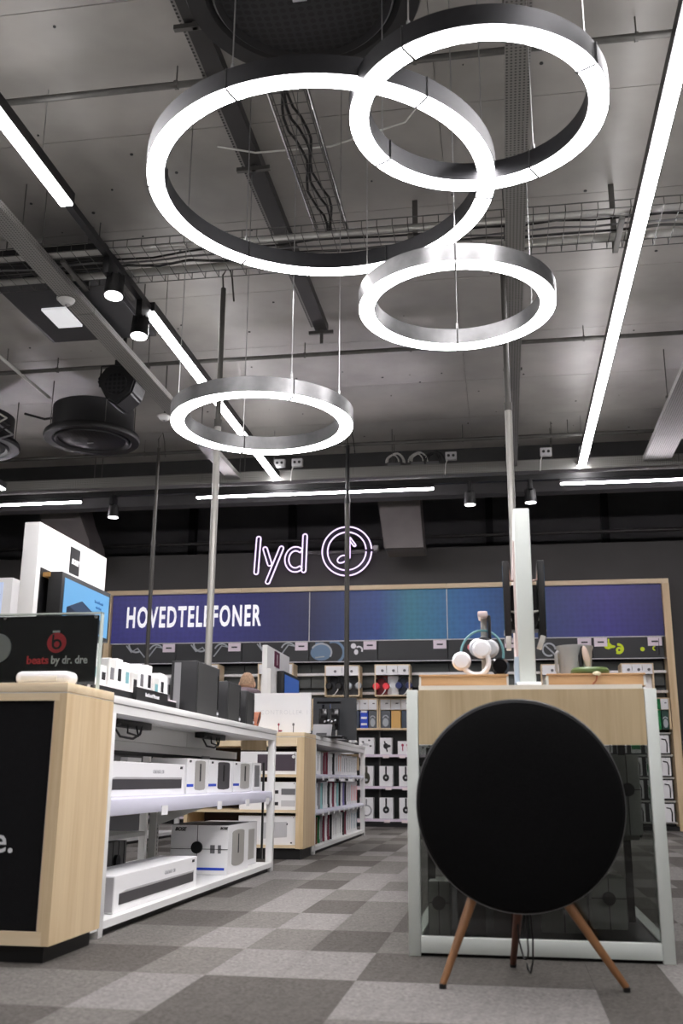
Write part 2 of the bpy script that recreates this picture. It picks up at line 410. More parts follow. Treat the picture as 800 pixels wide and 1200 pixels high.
def linear_y(x, y0, y1, z, wdt, label, m=None, grp='long tube lights'):
    t = thing('tube_light', label, 'lamp', (x, (y0+y1)/2, z), 0, grp)
    obj('housing', bx(x-wdt/2-.008, x+wdt/2+.008, y0-.01, y1+.01, z+.004, z+.085), HOUSD, t)
    n = max(1, round((y1-y0)/1.5)); L = (y1-y0)/n
    for k in range(n):
        obj('diffuser', bx(x-wdt/2, x+wdt/2, y0+L*k+.002, y0+L*(k+1)-.002, z-.012, z+.006), m or TUBEL, t, sm=False)
    obj('upper_diffuser', bx(x-wdt/2+.01, x+wdt/2-.01, y0+.02, y1-.02, z+.085, z+.088), UPL, t, sm=False)
    for y in (y0+.4, y1-.4):
        obj('suspension_cable', cyl(NB(), (x, y, z+.08), (x, y, CEIL), .003, 5), STEEL, t)
def linear_x(y, x0, x1, z, wdt, label):
    t = thing('tube_light', label, 'lamp', ((x0+x1)/2, y, z), 0, 'long tube lights')
    obj('housing', bx(x0-.01, x1+.01, y-wdt/2-.006, y+wdt/2+.006, z+.006, z+.05), HOUSD, t)
    n = 2; L = (x1-x0)/n
    for k in range(n):
        obj('diffuser', bx(x0+L*k+.002, x0+L*(k+1)-.002, y-wdt/2, y+wdt/2, z-.012, z+.008), WALLL, t, sm=False)
linear_y(1.05, -1.5, 12.29, 4.4, .085, 'long unbroken tube light running down the right side of the ceiling')
linear_y(-2.81, .5, 5.61, 4.4, .08, 'tube light in the upper left corner, before the two black spotlights')
linear_y(-2.81, 7.24, 12.3, 4.4, .08, 'tube light passing behind the lowest ring light, beyond the two black spotlights')
linear_y(-6.33, 5.0, 11.55, 4.25, .08, 'short stub of tube light at the left edge, level with the far cable tray')
linear_x(12.0, -6.95, -5.44, 4.17, .036, 'thin violet tube light at the left edge over the wall unit')
linear_x(12.0, -3.85, -.78, 4.17, .036, 'thin violet tube light above the neon lettering')
linear_x(12.0, .78, 3.9, 4.17, .036, 'thin violet tube light at right above the wall unit')
for (x, y0, y1, lb) in ((3.6, -4, 3.5, 'tube light'), (-6.33, -4, 3.5, 'tube light'), (1.05, -4.5, -1.9, 'tube light'), (-2.81, -4.5, 0, 'tube light')):
    linear_y(x, y0, y1, 4.4, .085, 'tube light over the part of the shop behind the viewer', None, 'tube lights behind the viewer')
solo('light_track', bx(-2.835, -2.785, 5.63, 7.22, 4.40, 4.45), BLACK, 'short black light track joining the two left tube lights', 'light track')
solo('light_track', box(box(NB(), -9, 5.1, 11.97, 12.03, 4.225, 4.27), -9, 5.1, 11.99, 12.01, 4.27, 4.3), BLACK,
     'long black light track across the room above the thin violet tubes', 'light track')
def spot(x, y, z, label, tilt=0, grp='black track spotlights', s=1.0, yaw=0, side=0, aim=-.12, power=40):
    t = thing('track_spotlight', label, 'spotlight', (x, y, z), yaw, grp)
    L = .13*s; r = .062*s
    d = Vector((sin(tilt), aim, -cos(tilt))).normalized(); a = Vector((x+side, y, z)); b = a+d*L
    hb = cyl(NB(), a, b, r*.82, 20, r)
    h = obj('lamp_head', hb, BLACK, t)
    fin = NB()
    for k in range(8):
        an = 2*pi*k/8; o_ = Vector((cos(an)*r*.8, sin(an)*r*.8, 0)); cyl(fin, a+o_+Vector((0, 0, .01)), a+o_+d*L*.8, .008*s, 5)
    obj('cooling_fins', fin, BLACK, h)
    obj('lens', cyl(NB(), b-d*.004, b+d*.003, r*.86, 20), SPOTL, h)
    obj('driver_box', bx(x-.025, x+.025, y-.09*s, y+.05*s, z-.01, z+.1*s, r=.004), BLACK, t)
    obj('adapter', bx(x-.02, x+.02, y-.05, y+.05, z+.09*s, z+.1*s+.03), BLACK, t)
    sp = bpy.data.lights.new('spot', 'SPOT'); sp.energy = power; sp.spot_size = rad(60); sp.shadow_soft_size = .05; sp.color = (1, .97, .95)
    so = bpy.data.objects.new('spot_beam', sp); C.objects.link(so); so.parent = t
    so.location = ROOT[t.name].inverted() @ (b+d*.02); so.rotation_euler = Vector(-d).to_track_quat('Z', 'Y').to_euler()
spot(-2.81, 6.42, 4.28, 'black track spotlight at left, the nearer of the pair beside the black ceiling box', side=.04, s=1.25)
spot(-2.81, 7.12, 4.28, 'black track spotlight just before the left tube light resumes', side=-.02, s=1.25)
spot(-.33, 12.0, 4.1, 'small black track spotlight left of the tall white panel', s=1.2, aim=.02, power=110)
spot(.41, 12.0, 4.1, 'small black track spotlight directly above the tall white panel', s=1.2, aim=.02, power=110)
spot(-4.98, 12.0, 4.1, 'small black track spotlight at left above the white display tower', s=1.2, aim=.02, power=110)

# --- cable trays
def rail_pipe(bm, p, q, r): return cyl(bm, p, q, r, 10)
def wire_tray_x(y0, y1, x0, x1, z):
    t = thing('wire_cable_tray', 'wide wire mesh cable tray crossing the ceiling from side to side', 'cable tray', ((x0+x1)/2, (y0+y1)/2, z))
    wm = NB()
    for y in (y0, y0+.1, (y0+y1)/2, y1-.1, y1):
        cyl(wm, (x0, y, z), (x1, y, z), .004, 4)
    for zz in (z+.06,):
        cyl(wm, (x0, y0, zz), (x1, y0, zz), .005, 4); cyl(wm, (x0, y1, zz), (x1, y1, zz), .005, 4)
    n = int((x1-x0)/.11)
    for k in range(n):
        x = x0+.11*k
        tube(wm, [(x, y0, z+.06), (x, y0, z), (x, y1, z), (x, y1, z+.06)], .003, 4)
    o = obj('wire_mesh', wm, WIRE, t); o['kind'] = 'stuff'
    PIP = mat('bright_conduit', (196, 196, 192), .3, .5)
    obj('conduit_pipe', cyl(NB(), (x0, y0+.1, z+.035), (x1, y0+.1, z+.035), .024, 12), PIP, t)
    obj('conduit_pipe', cyl(NB(), (x0, y1-.09, z+.04), (x1, y1-.09, z+.04), .032, 12), PIP, t)
    rn = random.Random(5)
    for k in range(3):
        yy = y0+.2+.07*k; pts = []
        for i in range(60):
            pts.append((x0+(x1-x0)*i/59, yy+rn.uniform(-.02, .02), z+.03+rn.uniform(-.01, .02)))
        obj('cable', tube(NB(), pts, rn.choice([.008, .012, .01]), 6), rn.choice([BLACK, DARK, GREYC]), t)
    for x in (-3.2, -.55, .93):
        hb = NB(); box(hb, x-.02, x+.02, y1, y1+.02, z-.03, CEIL); box(hb, x-.02, x+.02, y0+.1, y1+.02, z-.03, z-.01)
        obj('hanger', hb, STEELD, t)
wire_tray_x(6.3, 6.85, -9.8, 5.0, 4.46)
t = thing('wire_cable_tray', 'narrow wire mesh cable tray with black cables seen through the largest ring', 'cable tray', (-1.12, 5.5, 4.5))
wm = NB()
for x in (-1.23, -1.16, -1.09, -1.02): cyl(wm, (x, 4.62, 4.5), (x, 6.4, 4.5), .003, 4)
for x in (-1.23, -1.02): cyl(wm, (x, 4.62, 4.55), (x, 6.4, 4.55), .004, 4)
for k in range(18):
    y = 4.64+.1*k; tube(wm, [(-1.23, y, 4.55), (-1.23, y, 4.5), (-1.02, y, 4.5), (-1.02, y, 4.55)], .003, 4)
obj('wire_mesh', wm, WIRE, t)['kind'] = 'stuff'
for x in (-1.245, -1.005): obj('side_tube', cyl(NB(), (x, 4.6, 4.53), (x, 6.4, 4.53), .011, 10), CHROME, t)
for k, x0 in enumerate((-1.17, -1.13, -1.10)):
    obj('cable', tube(NB(), [(x0+.03*sin(i*.9+k), 4.55+i*.11, 4.515+.012*((i+k) % 2)) for i in range(18)], .009, 6), BLACK, t)
for (y, z) in ((4.72, 4.46),):
    hb = NB(); box(hb, -1.30, -.97, y-.02, y+.02, 4.45, 4.49); box(hb, -1.31, -1.28, y-.02, y+.02, 4.45, CEIL); obj('hanger', hb, STEELD, t)
obj('stub_pipe', cyl(cyl(NB(), (-1.2, 4.55, 4.56), (-1.2, 4.8, 4.56), .025), (-1.12, 4.55, 4.56), (-1.12, 4.8, 4.56), .022), CHROME, t)
obj('stub_pipe', cyl(NB(), (-1.03, 4.5, 4.57), (-1.03, 4.75, 4.57), .022), CHROME, t)

def solid_tray_y(x, w_, y0, y1, z, label, h=.06):
    t = thing('perforated_cable_tray', label, 'cable tray', (x, (y0+y1)/2, z), 0, None)
    y = y0
    while y < y1-.01:
        e = min(y+2.0, y1)
        bm = NB(); box(bm, x-w_/2, x+w_/2, y+.003, e-.003, z, z+.004)
        box(bm, x-w_/2, x-w_/2+.004, y+.003, e-.003, z+.004, z+h); box(bm, x+w_/2-.004, x+w_/2, y+.003, e-.003, z+.004, z+h)
        obj('tray_section', bm, PERF, t, sm=False); y = e
    yy = y0+.7
    while yy < y1:
        hb = NB(); box(hb, x-w_/2-.02, x+w_/2+.02, yy-.015, yy+.015, z+h, z+h+.02)
        for s in (-1, 1): cyl(hb, (x+s*w_/2, yy, z+h), (x+s*w_/2, yy, CEIL), .005, 5)
        obj('hanger', hb, STEELD, t); yy += 2.3
    return t
solid_tray_y(-3.36, .17, 3.2, 12.0, 4.4, 'solid perforated cable tray running past the black ceiling box at left')
solid_tray_y(.195, .14, 1.5, 12.0, 4.42, 'narrow perforated cable tray running lengthwise behind the highest ring light')
solid_tray_y(1.93, .32, 7.0, 11.95, 4.4, 'broad perforated cable tray at the right edge, joining the far cross tray')
t = thing('perforated_cable_tray', 'perforated cable tray spanning the room just before the dark void', 'cable tray', (-2.2, 12.12, 4.36))
x = -9.8
while x < 5:
    e = min(x+2, 5.1)
    bm = NB(); box(bm, x+.003, e-.003, 12.02, 12.32, 4.36, 4.364); box(bm, x+.003, e-.003, 12.02, 12.025, 4.364, 4.5); box(bm, x+.003, e-.003, 12.315, 12.32, 4.364, 4.5)
    obj('tray_section', bm, PERF, t, sm=False)
    for y in (12.05, 12.29): obj('hanger_rod', cyl(NB(), (x+.5, y, 4.37), (x+.5, y, CEIL), .006, 5), STEELD, t)
    x = e
# dark slotted channel, crossing pipes
t = thing('slotted_channel', 'dark slotted steel channel under the ceiling, running behind the largest ring', 'steel channel', (-1.62, 6.3, 4.84))
bm = NB(); box(bm, -1.68, -1.56, 3.9, 8.75, 4.84, 4.845); box(bm, -1.68, -1.675, 3.9, 8.75, 4.845, 4.92); box(bm, -1.565, -1.56, 3.9, 8.75, 4.845, 4.92)
obj('channel', bm, mat('dark_channel', (52, 51, 50), .5, .4), t)
obj('edge_strip', bx(-1.73, -1.68, 3.9, 8.75, 4.9, 4.905), perforated('slotted_edge', (120, 118, 115), (40, 40, 40), 34, .3, .5, .3), t)
for y in (4.6, 6.0, 7.2, 8.7): obj('bracket', box(bx(-1.74, -1.5, y-.015, y+.015, 4.8, 4.83), -1.63, -1.6, y-.012, y+.012, 4.7 if y > 8 else 4.8, CEIL), STEELD, t)
for (y, z, r, lb) in ((5.12, 4.86, .022, 'grey pipe crossing the ceiling nearest the viewer, above the rings'),
                      (9.3, 4.86, .022, 'grey pipe crossing the ceiling behind the lowest ring light'),
                      (12.0, 4.8, .024, 'farthest grey ceiling pipe, just above the junction boxes')):
    t = thing('ceiling_pipe', lb, 'pipe', (-2, y, z))
    obj('pipe', cyl(NB(), (-9.9, y, z), (5.1, y, z), r, 12), STEELD, t)
    for x in (-4.6, -3.2, -1.9, -.4, .9, 2.6):
        obj('pipe_clip', cyl(lathe(NB(), (x, y, z), [(r, -.01), (r+.008, -.01), (r+.008, .01), (r, .01)], 10, 'X'), (x, y, z+r), (x, y, CEIL), .005, 5), STEELD, t)
t = thing('conduit', 'thin pale conduit running lengthwise at the far left of the ceiling', 'pipe', (-4.9, 8.5, 4.84))
obj('pipe', cyl(NB(), (-5.02, 4, 4.84), (-5.02, 10.0, 4.84), .018, 8), OFFW, t)
for y in (5, 7, 9): obj('pipe_clip', cyl(NB(), (-5.02, y, 4.85), (-5.02, y, CEIL), .006, 5), STEELD, t)
solo('power_cable', tube(NB(), [(-1.75, 5.55, 4.7), (-1.5, 5.6, 4.66), (-1.0, 5.62, 4.67), (-.5, 5.55, 4.75), (-.36, 5.5, 4.9), (-.34, 5.5, CEIL)], .006, 6), OFFW,
     'thin white cord sagging across the ceiling inside the largest ring', 'cord')
# --- round ceiling diffusers
def diffuser(cx, cy, z, R, label, top=True):
    t = thing('ceiling_air_diffuser', label, 'air diffuser', (cx, cy, z), 0, 'round black ceiling air diffusers')
    obj('outer_ring', lathe(NB(), (cx, cy, z), [(R*.8, .0), (R*.84, -.02), (R, -.02), (R*1.02, .01), (R, .05), (R*.8, .05)], 56), BLACK, t)
    obj('inner_ring', lathe(NB(), (cx, cy, z), [(R*.72, -.005), (R*.76, -.03), (R*.78, -.02), (R*.78, .03), (R*.72, .03)], 56), DARK, t)
    obj('perforated_face', lathe(NB(), (cx, cy, z), [(0, -.035), (R*.4, -.03), (R*.73, -.004), (R*.73, .02), (0, .02)], 56), PERFD, t)
    obj('plenum', lathe(NB(), (cx, cy, z), [(0, .06), (R*.86, .06), (R*.86, CEIL-z-.03 if z > 4.5 else .36), (0, CEIL-z-.03 if z > 4.5 else .36)], 48), DARK, t)
    obj('emblem', bx(cx-.05, cx+.02, cy-.008, cy+.008, z-.045, z-.036), LTG, t)
    for a in (.6, 2.2, 3.8, 5.4):
        obj('hanger_rod', cyl(NB(), (cx+R*.9*cos(a), cy+R*.9*sin(a), z+.03), (cx+R*.9*cos(a), cy+R*.9*sin(a), CEIL), .005, 5), STEELD, t)
diffuser(-.86, 4.0, 4.4, .58, 'large round black air diffuser above the rings at the top')
diffuser(-4.55, 10.2, 4.38, .53, 'round black air diffuser hanging at left near the far pipe')
diffuser(-6.05, 10.2, 4.38, .55, 'round black air diffuser cut by the left edge of the photo')
for k in range(3):
    solo('loose_cable', tube(NB(), [(-6.9, 10-.1*k, 4.75), (-6.0, 9.9+.1*k, 4.72-.05*k), (-5.6, 9.8, 4.66-.06*k), (-5.35+.05*k, 9.7, 4.5-.1*k), (-5.5, 9.6, 4.35-.08*k), (-6.2, 9.6, 4.3)], .012, 6), [OFFW, BLACK, GREYC][k],
         ['white', 'black', 'grey'][k]+' cable looping at the left edge beside the cut-off air diffuser', 'cable')
solo('loose_cable', tube(NB(), [(-5.35, 10.1, 4.7), (-5.1, 10.1, 4.62), (-4.9, 10.15, 4.66), (-4.6, 10.15, 4.6)], .014, 6), BLACK, 'short black cable running into the left round air diffuser', 'cable')
# --- black ceiling box with white square
t = thing('ceiling_box', 'black ceiling box with a white square plate underneath, at left', 'ceiling box', (-3.55, 7.2, 4.5))
obj('body', bx(-4.0, -3.0, 6.7, 7.95, 4.52, 4.76, r=.01), BLACK, t)
obj('underside', bx(-3.96, -3.04, 6.74, 7.91, 4.51, 4.52), DARK, t)
obj('square_plate', bx(-3.78, -3.56, 7.25, 7.6, 4.49, 4.51), mat('plate_white_glow', (235, 235, 238), .4, emit=.35), t)  # white plate, no lamp; a slight glow is put into its colour
obj('side_grille', bx(-3.0, -2.97, 6.75, 7.3, 4.55, 4.6), STEELD, t)
for (x, y) in ((-3.9, 6.8), (-3.1, 6.8), (-3.9, 7.85), (-3.1, 7.85)): obj('hanger_rod', cyl(NB(), (x, y, 4.76), (x, y, CEIL), .006, 5), STEELD, t)
for (x, y, z, lb) in ((-3.4, 6.93, 4.4, 'small white smoke detector on the left cable tray beside the black ceiling box'), (-3.5, 9.65, 4.4, 'small white smoke detector left of the lowest ring light')):
    t = thing('smoke_detector', lb, 'smoke detector', (x, y, z), 0, 'smoke detectors')
    obj('body', lathe(NB(), (x, y, z), [(0, -.045), (.035, -.043), (.06, -.02), (.07, 0), (0, 0)], 24), WHITE, t)
    obj('base', lathe(NB(), (x, y, z), [(0, 0), (.08, 0), (.08, .012), (0, .012)], 24), OFFW, t)
    obj('indicator', cyl(NB(), (x, y, z-.048), (x, y, z-.044), .01, 8), GREYC, t)
    if y > 9: obj('drop_rod', cyl(NB(), (x, y, z+.01), (x, y, CEIL), .008, 6), STEELD, t)
# --- black PA loudspeaker
t = thing('ceiling_loudspeaker', 'black wedge loudspeaker hanging from the ceiling left of the lowest ring', 'loudspeaker', (-3.62, 8.7, 4.2))
bm = prism(NB(), [(-3.84, 4.42), (-3.74, 4.56), (-3.52, 4.56), (-3.43, 4.40), (-3.47, 4.26), (-3.62, 4.14), (-3.72, 4.2)], 8.6, 8.9)
bmesh.ops.bevel(bm, geom=list(bm.edges), offset=.02, segments=2, affect='EDGES')
obj('cabinet', bm, BLACK, t)
obj('front_grille', disc(NB(), (-3.63, 8.6, 4.36), .11, -.012), PERFD, t)
obj('yoke', tube(NB(), [(-3.86, 8.75, 4.4), (-3.86, 8.75, 4.62), (-3.42, 8.75, 4.62), (-3.42, 8.75, 4.4)], .012, 6), BLACK, t)
obj('mount', box(cyl(NB(), (-3.63, 8.75, 4.62), (-3.63, 8.75, CEIL), .02), -3.7, -3.56, 8.7, 8.8, 4.6, 4.66), BLACK, t)
# --- junction boxes and cable coils on the far tray
for (x, n) in ((-2.75, 'first junction box from the left on the far cable tray'), (-2.52, 'second junction box from the left on the far cable tray'),
               (-.55, 'white junction box right of the cable coils on the far tray'), (.62, 'grey junction box just right of the white pole on the far tray'),
               (1.09, 'junction box where the right tube light ends')):
    t = thing('junction_box', n, 'junction box', (x, 12.0, 4.5), 0, 'junction boxes on the far cable tray')
    b_ = obj('box', bx(x-.07, x+.07, 11.95, 12.02, 4.53, 4.63, r=.006), LTG, t)
    obj('socket', disc(NB(), (x-.03, 11.95, 4.58), .018, -.006), DARK, b_); obj('socket', disc(NB(), (x+.03, 11.95, 4.58), .018, -.006), DARK, b_)
    obj('lead', tube(NB(), [(x-.05, 11.97, 4.53), (x-.07, 11.95, 4.46), (x-.08, 11.96, 4.33)], .006, 6), WHITE, t)
for (x, mt, lb) in ((-1.27, OFFW, 'left coil of pale cable on the far tray'), (-.97, OFFW, 'middle coil of pale cable on the far tray'), (-.78, DARK2, 'dark coil of cable on the far tray, left of a white junction box')):
    t = thing('cable_coil', lb, 'cable coil', (x, 12.1, 4.5), 0, 'cable coils on the far tray'); rn = random.Random(int(x*100))
    for k in range(3):
        R = .08+.02*k; o_ = Vector((x+rn.uniform(-.03, .03), 12.05+.03*k, 4.56))
        obj('loop', tube(NB(), [o_+Vector((R*cos(a/12*pi), .02*sin(a), R*1.1*sin(a/12*pi))) for a in range(13)], .009, 6), mt, t)
    obj('base_plate', bx(x-.09, x+.07, 12.03, 12.15, 4.5, 4.54), GREYC, t)
# --- power poles
PINKP = mat('lit_pole', (150, 148, 142), .35, .3)  # lower tubes in lamplight: the brightness is put into this colour
def pole(x, y, z0, z1, r, label, m1, m2, split):
    t = thing('power_pole', label, 'pole', (x, y, z0), 0, 'power poles from the ceiling to the counters')
    obj('lower_tube', cyl(NB(), (x, y, z0), (x, y, split), r, 16), m1, t)
    obj('upper_tube', cyl(NB(), (x, y, split), (x, y, z1), r*.8, 16), m2, t)
    obj('collar', cyl(NB(), (x, y, split-.03), (x, y, split+.03), r*1.15, 16), m2, t)
    obj('base_flange', cyl(NB(), (x, y, z0), (x, y, z0+.012), r*2, 20), m1, t)
    obj('top_hook', tube(NB(), [(x, y, z1-.02), (x-.01, y, z1+.12), (x+.04, y, z1+.2), (x+.07, y, z1+.08), (x+.09, y, z1-.12)], .007, 6), m2, t)
DPOLE = mat('dark_pole', (74, 72, 68), .45, .3)
pole(-2.11, 7.02, 1.001, 4.45, .026, 'tall pale pole rising from the left counter, behind the lowest ring', PINKP, DPOLE, 3.3)  # telescoping tubes; pale below and dark above paints how light falls
pole(-4.14, 11.28, 1.03, 4.62, .024, 'thin dark pole at far left, standing before the sign lettering', DPOLE, DPOLE, 3.4)
pole(-1.79, 11.5, 1.03, 4.62, .03, 'dark olive pole rising from the far counter beneath the neon circle', DPOLE, BLACK, 3.9)
pole(.105, 6.98, 1.051, 4.45, .026, 'tall pale pole behind the white panel of the glass counter', PINKP, DPOLE, 3.3)

# ================================================================== WALL UNIT
WY = 14.6     # front plane of the unit
t = thing('wall_shelf_unit', 'wide wooden-framed wall unit with a blue lightbox header and black shelving', 'shelf unit', (-1.85, 14.8, 0))
WU = t
JN = [-5.93, -4.90, -3.87, -2.84, -1.81, -.78, .25, 1.28, 2.26]
for (a, b) in ((-6.05, -3.9), (-3.9, -2.84), (-2.84, -.78), (-.78, 2.38)):
    obj('frame_top', bx(a+.003, b-.003, WY-.06, 14.94, 3.38, 3.45, r=.003), WOODX, t)
obj('frame_side', bx(-6.05, -5.96, WY-.06, 14.94, 0, 3.38), WOODZ, t)
obj('frame_side', bx(2.28, 2.38, WY-.06, 14.94, 0, 3.38), WOODZ, t)
def sign_mat():
    m = bpy.data.materials.new('blue_sign_print'); m.use_nodes = True; nt = m.node_tree; b = nt.nodes['Principled BSDF']
    tc = nt.nodes.new('ShaderNodeTexCoord'); sx = nt.nodes.new('ShaderNodeSeparateXYZ'); nt.links.new(tc.outputs['Object'], sx.inputs[0])
    mr = nt.nodes.new('ShaderNodeMapRange'); mr.inputs[1].default_value = -4.1; mr.inputs[2].default_value = 4.2
    nt.links.new(sx.outputs[0], mr.inputs[0])
    cr = nt.nodes.new('ShaderNodeValToRGB'); e = cr.color_ramp.elements
    cs = [(0, (48, 48, 110)), (.15, (46, 46, 112)), (.38, (26, 32, 66)), (.5, (32, 58, 112)), (.56, (40, 100, 118)), (.66, (42, 84, 134)), (.76, (30, 50, 88)), (.9, (44, 40, 108)), (1, (30, 30, 74))]
    e[0].position, e[0].color = cs[0][0], (*lin(cs[0][1]), 1); e[1].position, e[1].color = 1, (*lin(cs[-1][1]), 1)
    for p, c in cs[1:-1]:
        q = e.new(p); q.color = (*lin(c), 1)
    nt.links.new(mr.outputs[0], cr.inputs[0])
    v = nt.nodes.new('ShaderNodeTexVoronoi'); v.inputs['Scale'].default_value = 13; v.distance = 'MANHATTAN'; v.inputs['Randomness'].default_value = .35
    nt.links.new(tc.outputs['Object'], v.inputs['Vector'])
    m2 = nt.nodes.new('ShaderNodeMapRange'); m2.inputs[1].default_value = 0; m2.inputs[2].default_value = .9; m2.inputs[3].default_value = .9; m2.inputs[4].default_value = 1.12
    nt.links.new(v.outputs['Distance'], m2.inputs[0])
    sc = nt.nodes.new('ShaderNodeVectorMath'); sc.operation = 'SCALE'; nt.links.new(cr.outputs[0], sc.inputs[0]); nt.links.new(m2.outputs[0], sc.inputs['Scale'])
    nt.links.new(sc.outputs[0], b.inputs['Base Color']); nt.links.new(sc.outputs[0], b.inputs['Emission Color'])
    b.inputs['Emission Strength'].default_value = .2; b.inputs['Roughness'].default_value = .45
    return m
SIGN = sign_mat()
for (a, b) in ((-5.96, -2.84), (-2.84, -.78), (-.78, 2.28)):
    p = obj('sign_panel', bx(a+.006, b-.006, WY-.01, WY+.04, 2.635, 3.38), SIGN, t, sm=False)
    if a < -5: p['label'] = 'blue sign panel with white lettering'; SP = p
obj('sign_joint', box(bx(-2.846, -2.834, WY-.014, WY, 2.635, 3.38), -.786, -.774, WY-.014, WY, 2.635, 3.38), OFFW, t)
text('lettering', 'HOVEDTELEFONER', .44, mat('sign_white', (235, 235, 240), .5, emit=.35), SP, (-4.66, WY-.014, 2.885), sx=.485, bold=.012, spacing=1.2)
obj('back_panel', bx(-5.96, 2.28, 14.85, 14.94, 0, 3.38), mat('slate_panel', (46, 48, 48), .6), t)
obj('plinth', bx(-5.96, 2.28, WY-.02, 14.85, 0, .055), BLACK, t)
# photo strip
STR = mat('photo_strip', (44, 46, 47), .5, var=.15, vscale=2)
obj('strip_rail', box(bx(-5.96, 2.28, WY-.012, WY, 2.622, 2.635), -5.96, 2.28, WY-.012, WY, 2.315, 2.327), LTG, t)
def arc(bm, c, R, a0, a1, r, y, n=14, sx=1, flat=.25):
    k = NB(); tube(k, [(c[0]+R*sx*cos(rad(a0+(a1-a0)*i/n)), 0, c[1]+R*sin(rad(a0+(a1-a0)*i/n))) for i in range(n+1)], r, 6)
    k.transform(Matrix.Translation((0, y, 0)) @ Matrix.Diagonal((1, flat, 1, 1))); merge(bm, k); return bm
def ering(bm, c, rx, rz, y, d=.006):
    k = NB(); disc(k, (0, 0, 0), 1, -1); k.transform(Matrix.Translation((c[0], y, c[1])) @ Matrix.Diagonal((rx, d, rz, 1))); merge(bm, k); return bm
SILV = mat('silver_print', (170, 176, 180), .5); BLUEG = mat('blue_grey_print', (104, 130, 156), .5)
for k in range(8):
    a, b = JN[k], JN[k+1]
    p = obj('photo_panel', bx(a+.006, b-.006, WY, WY+.03, 2.327, 2.622), STR, t, sm=False)
    if k == 7: continue_tags = [(a+.02, a+.2), (b-.22, b-.03)]
    else: continue_tags = [(b-.21, b-.02)]
    for (u, v) in continue_tags:
        g = obj('brand_tag', bx(u, v, WY-.012, WY, 2.495, 2.618), mat('tag_pinkish', (226, 214, 222), .5), p)
        obj('brand_tag_print', bx((u+v)/2-.045, (u+v)/2+.045, WY-.014, WY-.012, 2.545, 2.567), DARK, p)
    cx = (a+b)/2; y = WY-.002
    if k in (0, 1, 2):
        bm = NB(); arc(bm, (cx-.12, 2.62), .12, 180, 300, .014, y); arc(bm, (cx+.2, 2.5), .11, 30, 160, .012, y)
        tube(bm, [(cx-.28, y, 2.6), (cx-.2, y, 2.5), (cx-.1, y, 2.56), (cx+.02, y, 2.42)], .01, 6); tube(bm, [(cx+.08, y, 2.42), (cx+.2, y, 2.58), (cx+.3, y, 2.56)], .01, 6)
        obj('product_picture', bm, SILV, p)
    elif k == 3:
        bm = NB(); ering(bm, (cx-.33, 2.46), .16, .12, y); arc(bm, (cx-.15, 2.46), .16, -60, 110, .022, y); box(bm, cx-.42, cx-.3, y-.004, y, 2.52, 2.61)
        obj('product_picture', bm, BLUEG, p); bm = NB(); arc(bm, (cx-.33, 2.46), .13, -30, 150, .014, y-.005, sx=1.2); tube(bm, [(cx-.42, y-.007, 2.385), (cx-.28, y-.007, 2.4)], .01, 6); obj('picture_highlight', bm, SILV, p)
    elif k == 4:
        pass
    elif k in (5,):
        bm = NB()
        for (u, v) in ((-.19, 2.51), (.0, 2.55)): ering(bm, (cx+u, v), .045, .045, y)
        obj('product_picture', bm, PINK, p); bm = NB()
        for (u, v) in ((-.19, 2.51), (.0, 2.55)): ering(bm, (cx+u, v), .025, .025, y-.006)
        box(bm, cx-.0, cx+.02, y-.006, y, 2.34, 2.4); obj('picture_highlight', bm, RED, p)
        bm = NB(); tube(bm, [(cx-.18, y, 2.48), (cx-.16, y, 2.34)], .012, 6); tube(bm, [(cx+.01, y, 2.52), (cx+.01, y, 2.34)], .012, 6); obj('picture_cord', bm, BLACK, p)
    elif k == 6:
        bm = NB(); arc(bm, (cx-.1, 2.46), .09, 0, 300, .014, y); tube(bm, [(cx-.15, y, 2.52), (cx-.05, y, 2.42), (cx, y, 2.36)], .012, 6); obj('product_picture', bm, SILV, p)
    else:
        bm = NB(); ering(bm, (cx-.28, 2.5), .055, .045, y); ering(bm, (cx-.23, 2.49), .05, .02, y-.005); tube(bm, [(cx-.27, y, 2.51), (cx-.27, y, 2.6)], .013, 6)
        arc(bm, (cx-.14, 2.46), .06, -120, 100, .02, y); arc(bm, (cx-.13, 2.44), .03, 0, 340, .018, y-.004); ering(bm, (cx+.19, 2.45), .03, .03, y); arc(bm, (cx+.36, 2.46), .025, 80, 280, .01, y)
        obj('product_picture', bm, YELLOW, p); bm = NB(); arc(bm, (cx+.42, 2.45), .05, 0, 200, .014, y); tube(bm, [(cx+.42, y, 2.6), (cx+.41, y, 2.36)], .012, 6); obj('picture_highlight', bm, BLACK, p)
# panel k==4 (dark with white earphones right of the headphone picture) belongs to module 3/4
bm = NB(); ering(bm, (-2.17, 2.55), .04, .04, WY-.004); arc(bm, (-2.09, 2.49), .05, -30, 130, .014, WY-.004); ering(bm, (-2.13, 2.46), .03, .04, WY-.004)
obj('product_picture', bm, mat('white_print', (225, 225, 228), .5), t)
# slat panels and white rails between 1.4 and 2.3
SL = mat('slat_grey', (88, 92, 90), .6)
for k in range(8):
    for z in (1.93, 2.2):
        obj('slat_panel', bx(JN[k]+.008, JN[k+1]-.008, 14.80, 14.85, z-.24 if z > 2 else z-.2, z+.1 if z > 2 else z-.01), SL, t)
for z in (2.15, 1.87):
    obj('white_rail', bx(-5.96, 2.28, 14.72, 14.8, z-.02, z+.015), WHITE, t)
obj('oak_ledge', bx(-3.4, 1.95, WY-.02, 14.85, 1.335, 1.36), WOODX, t)
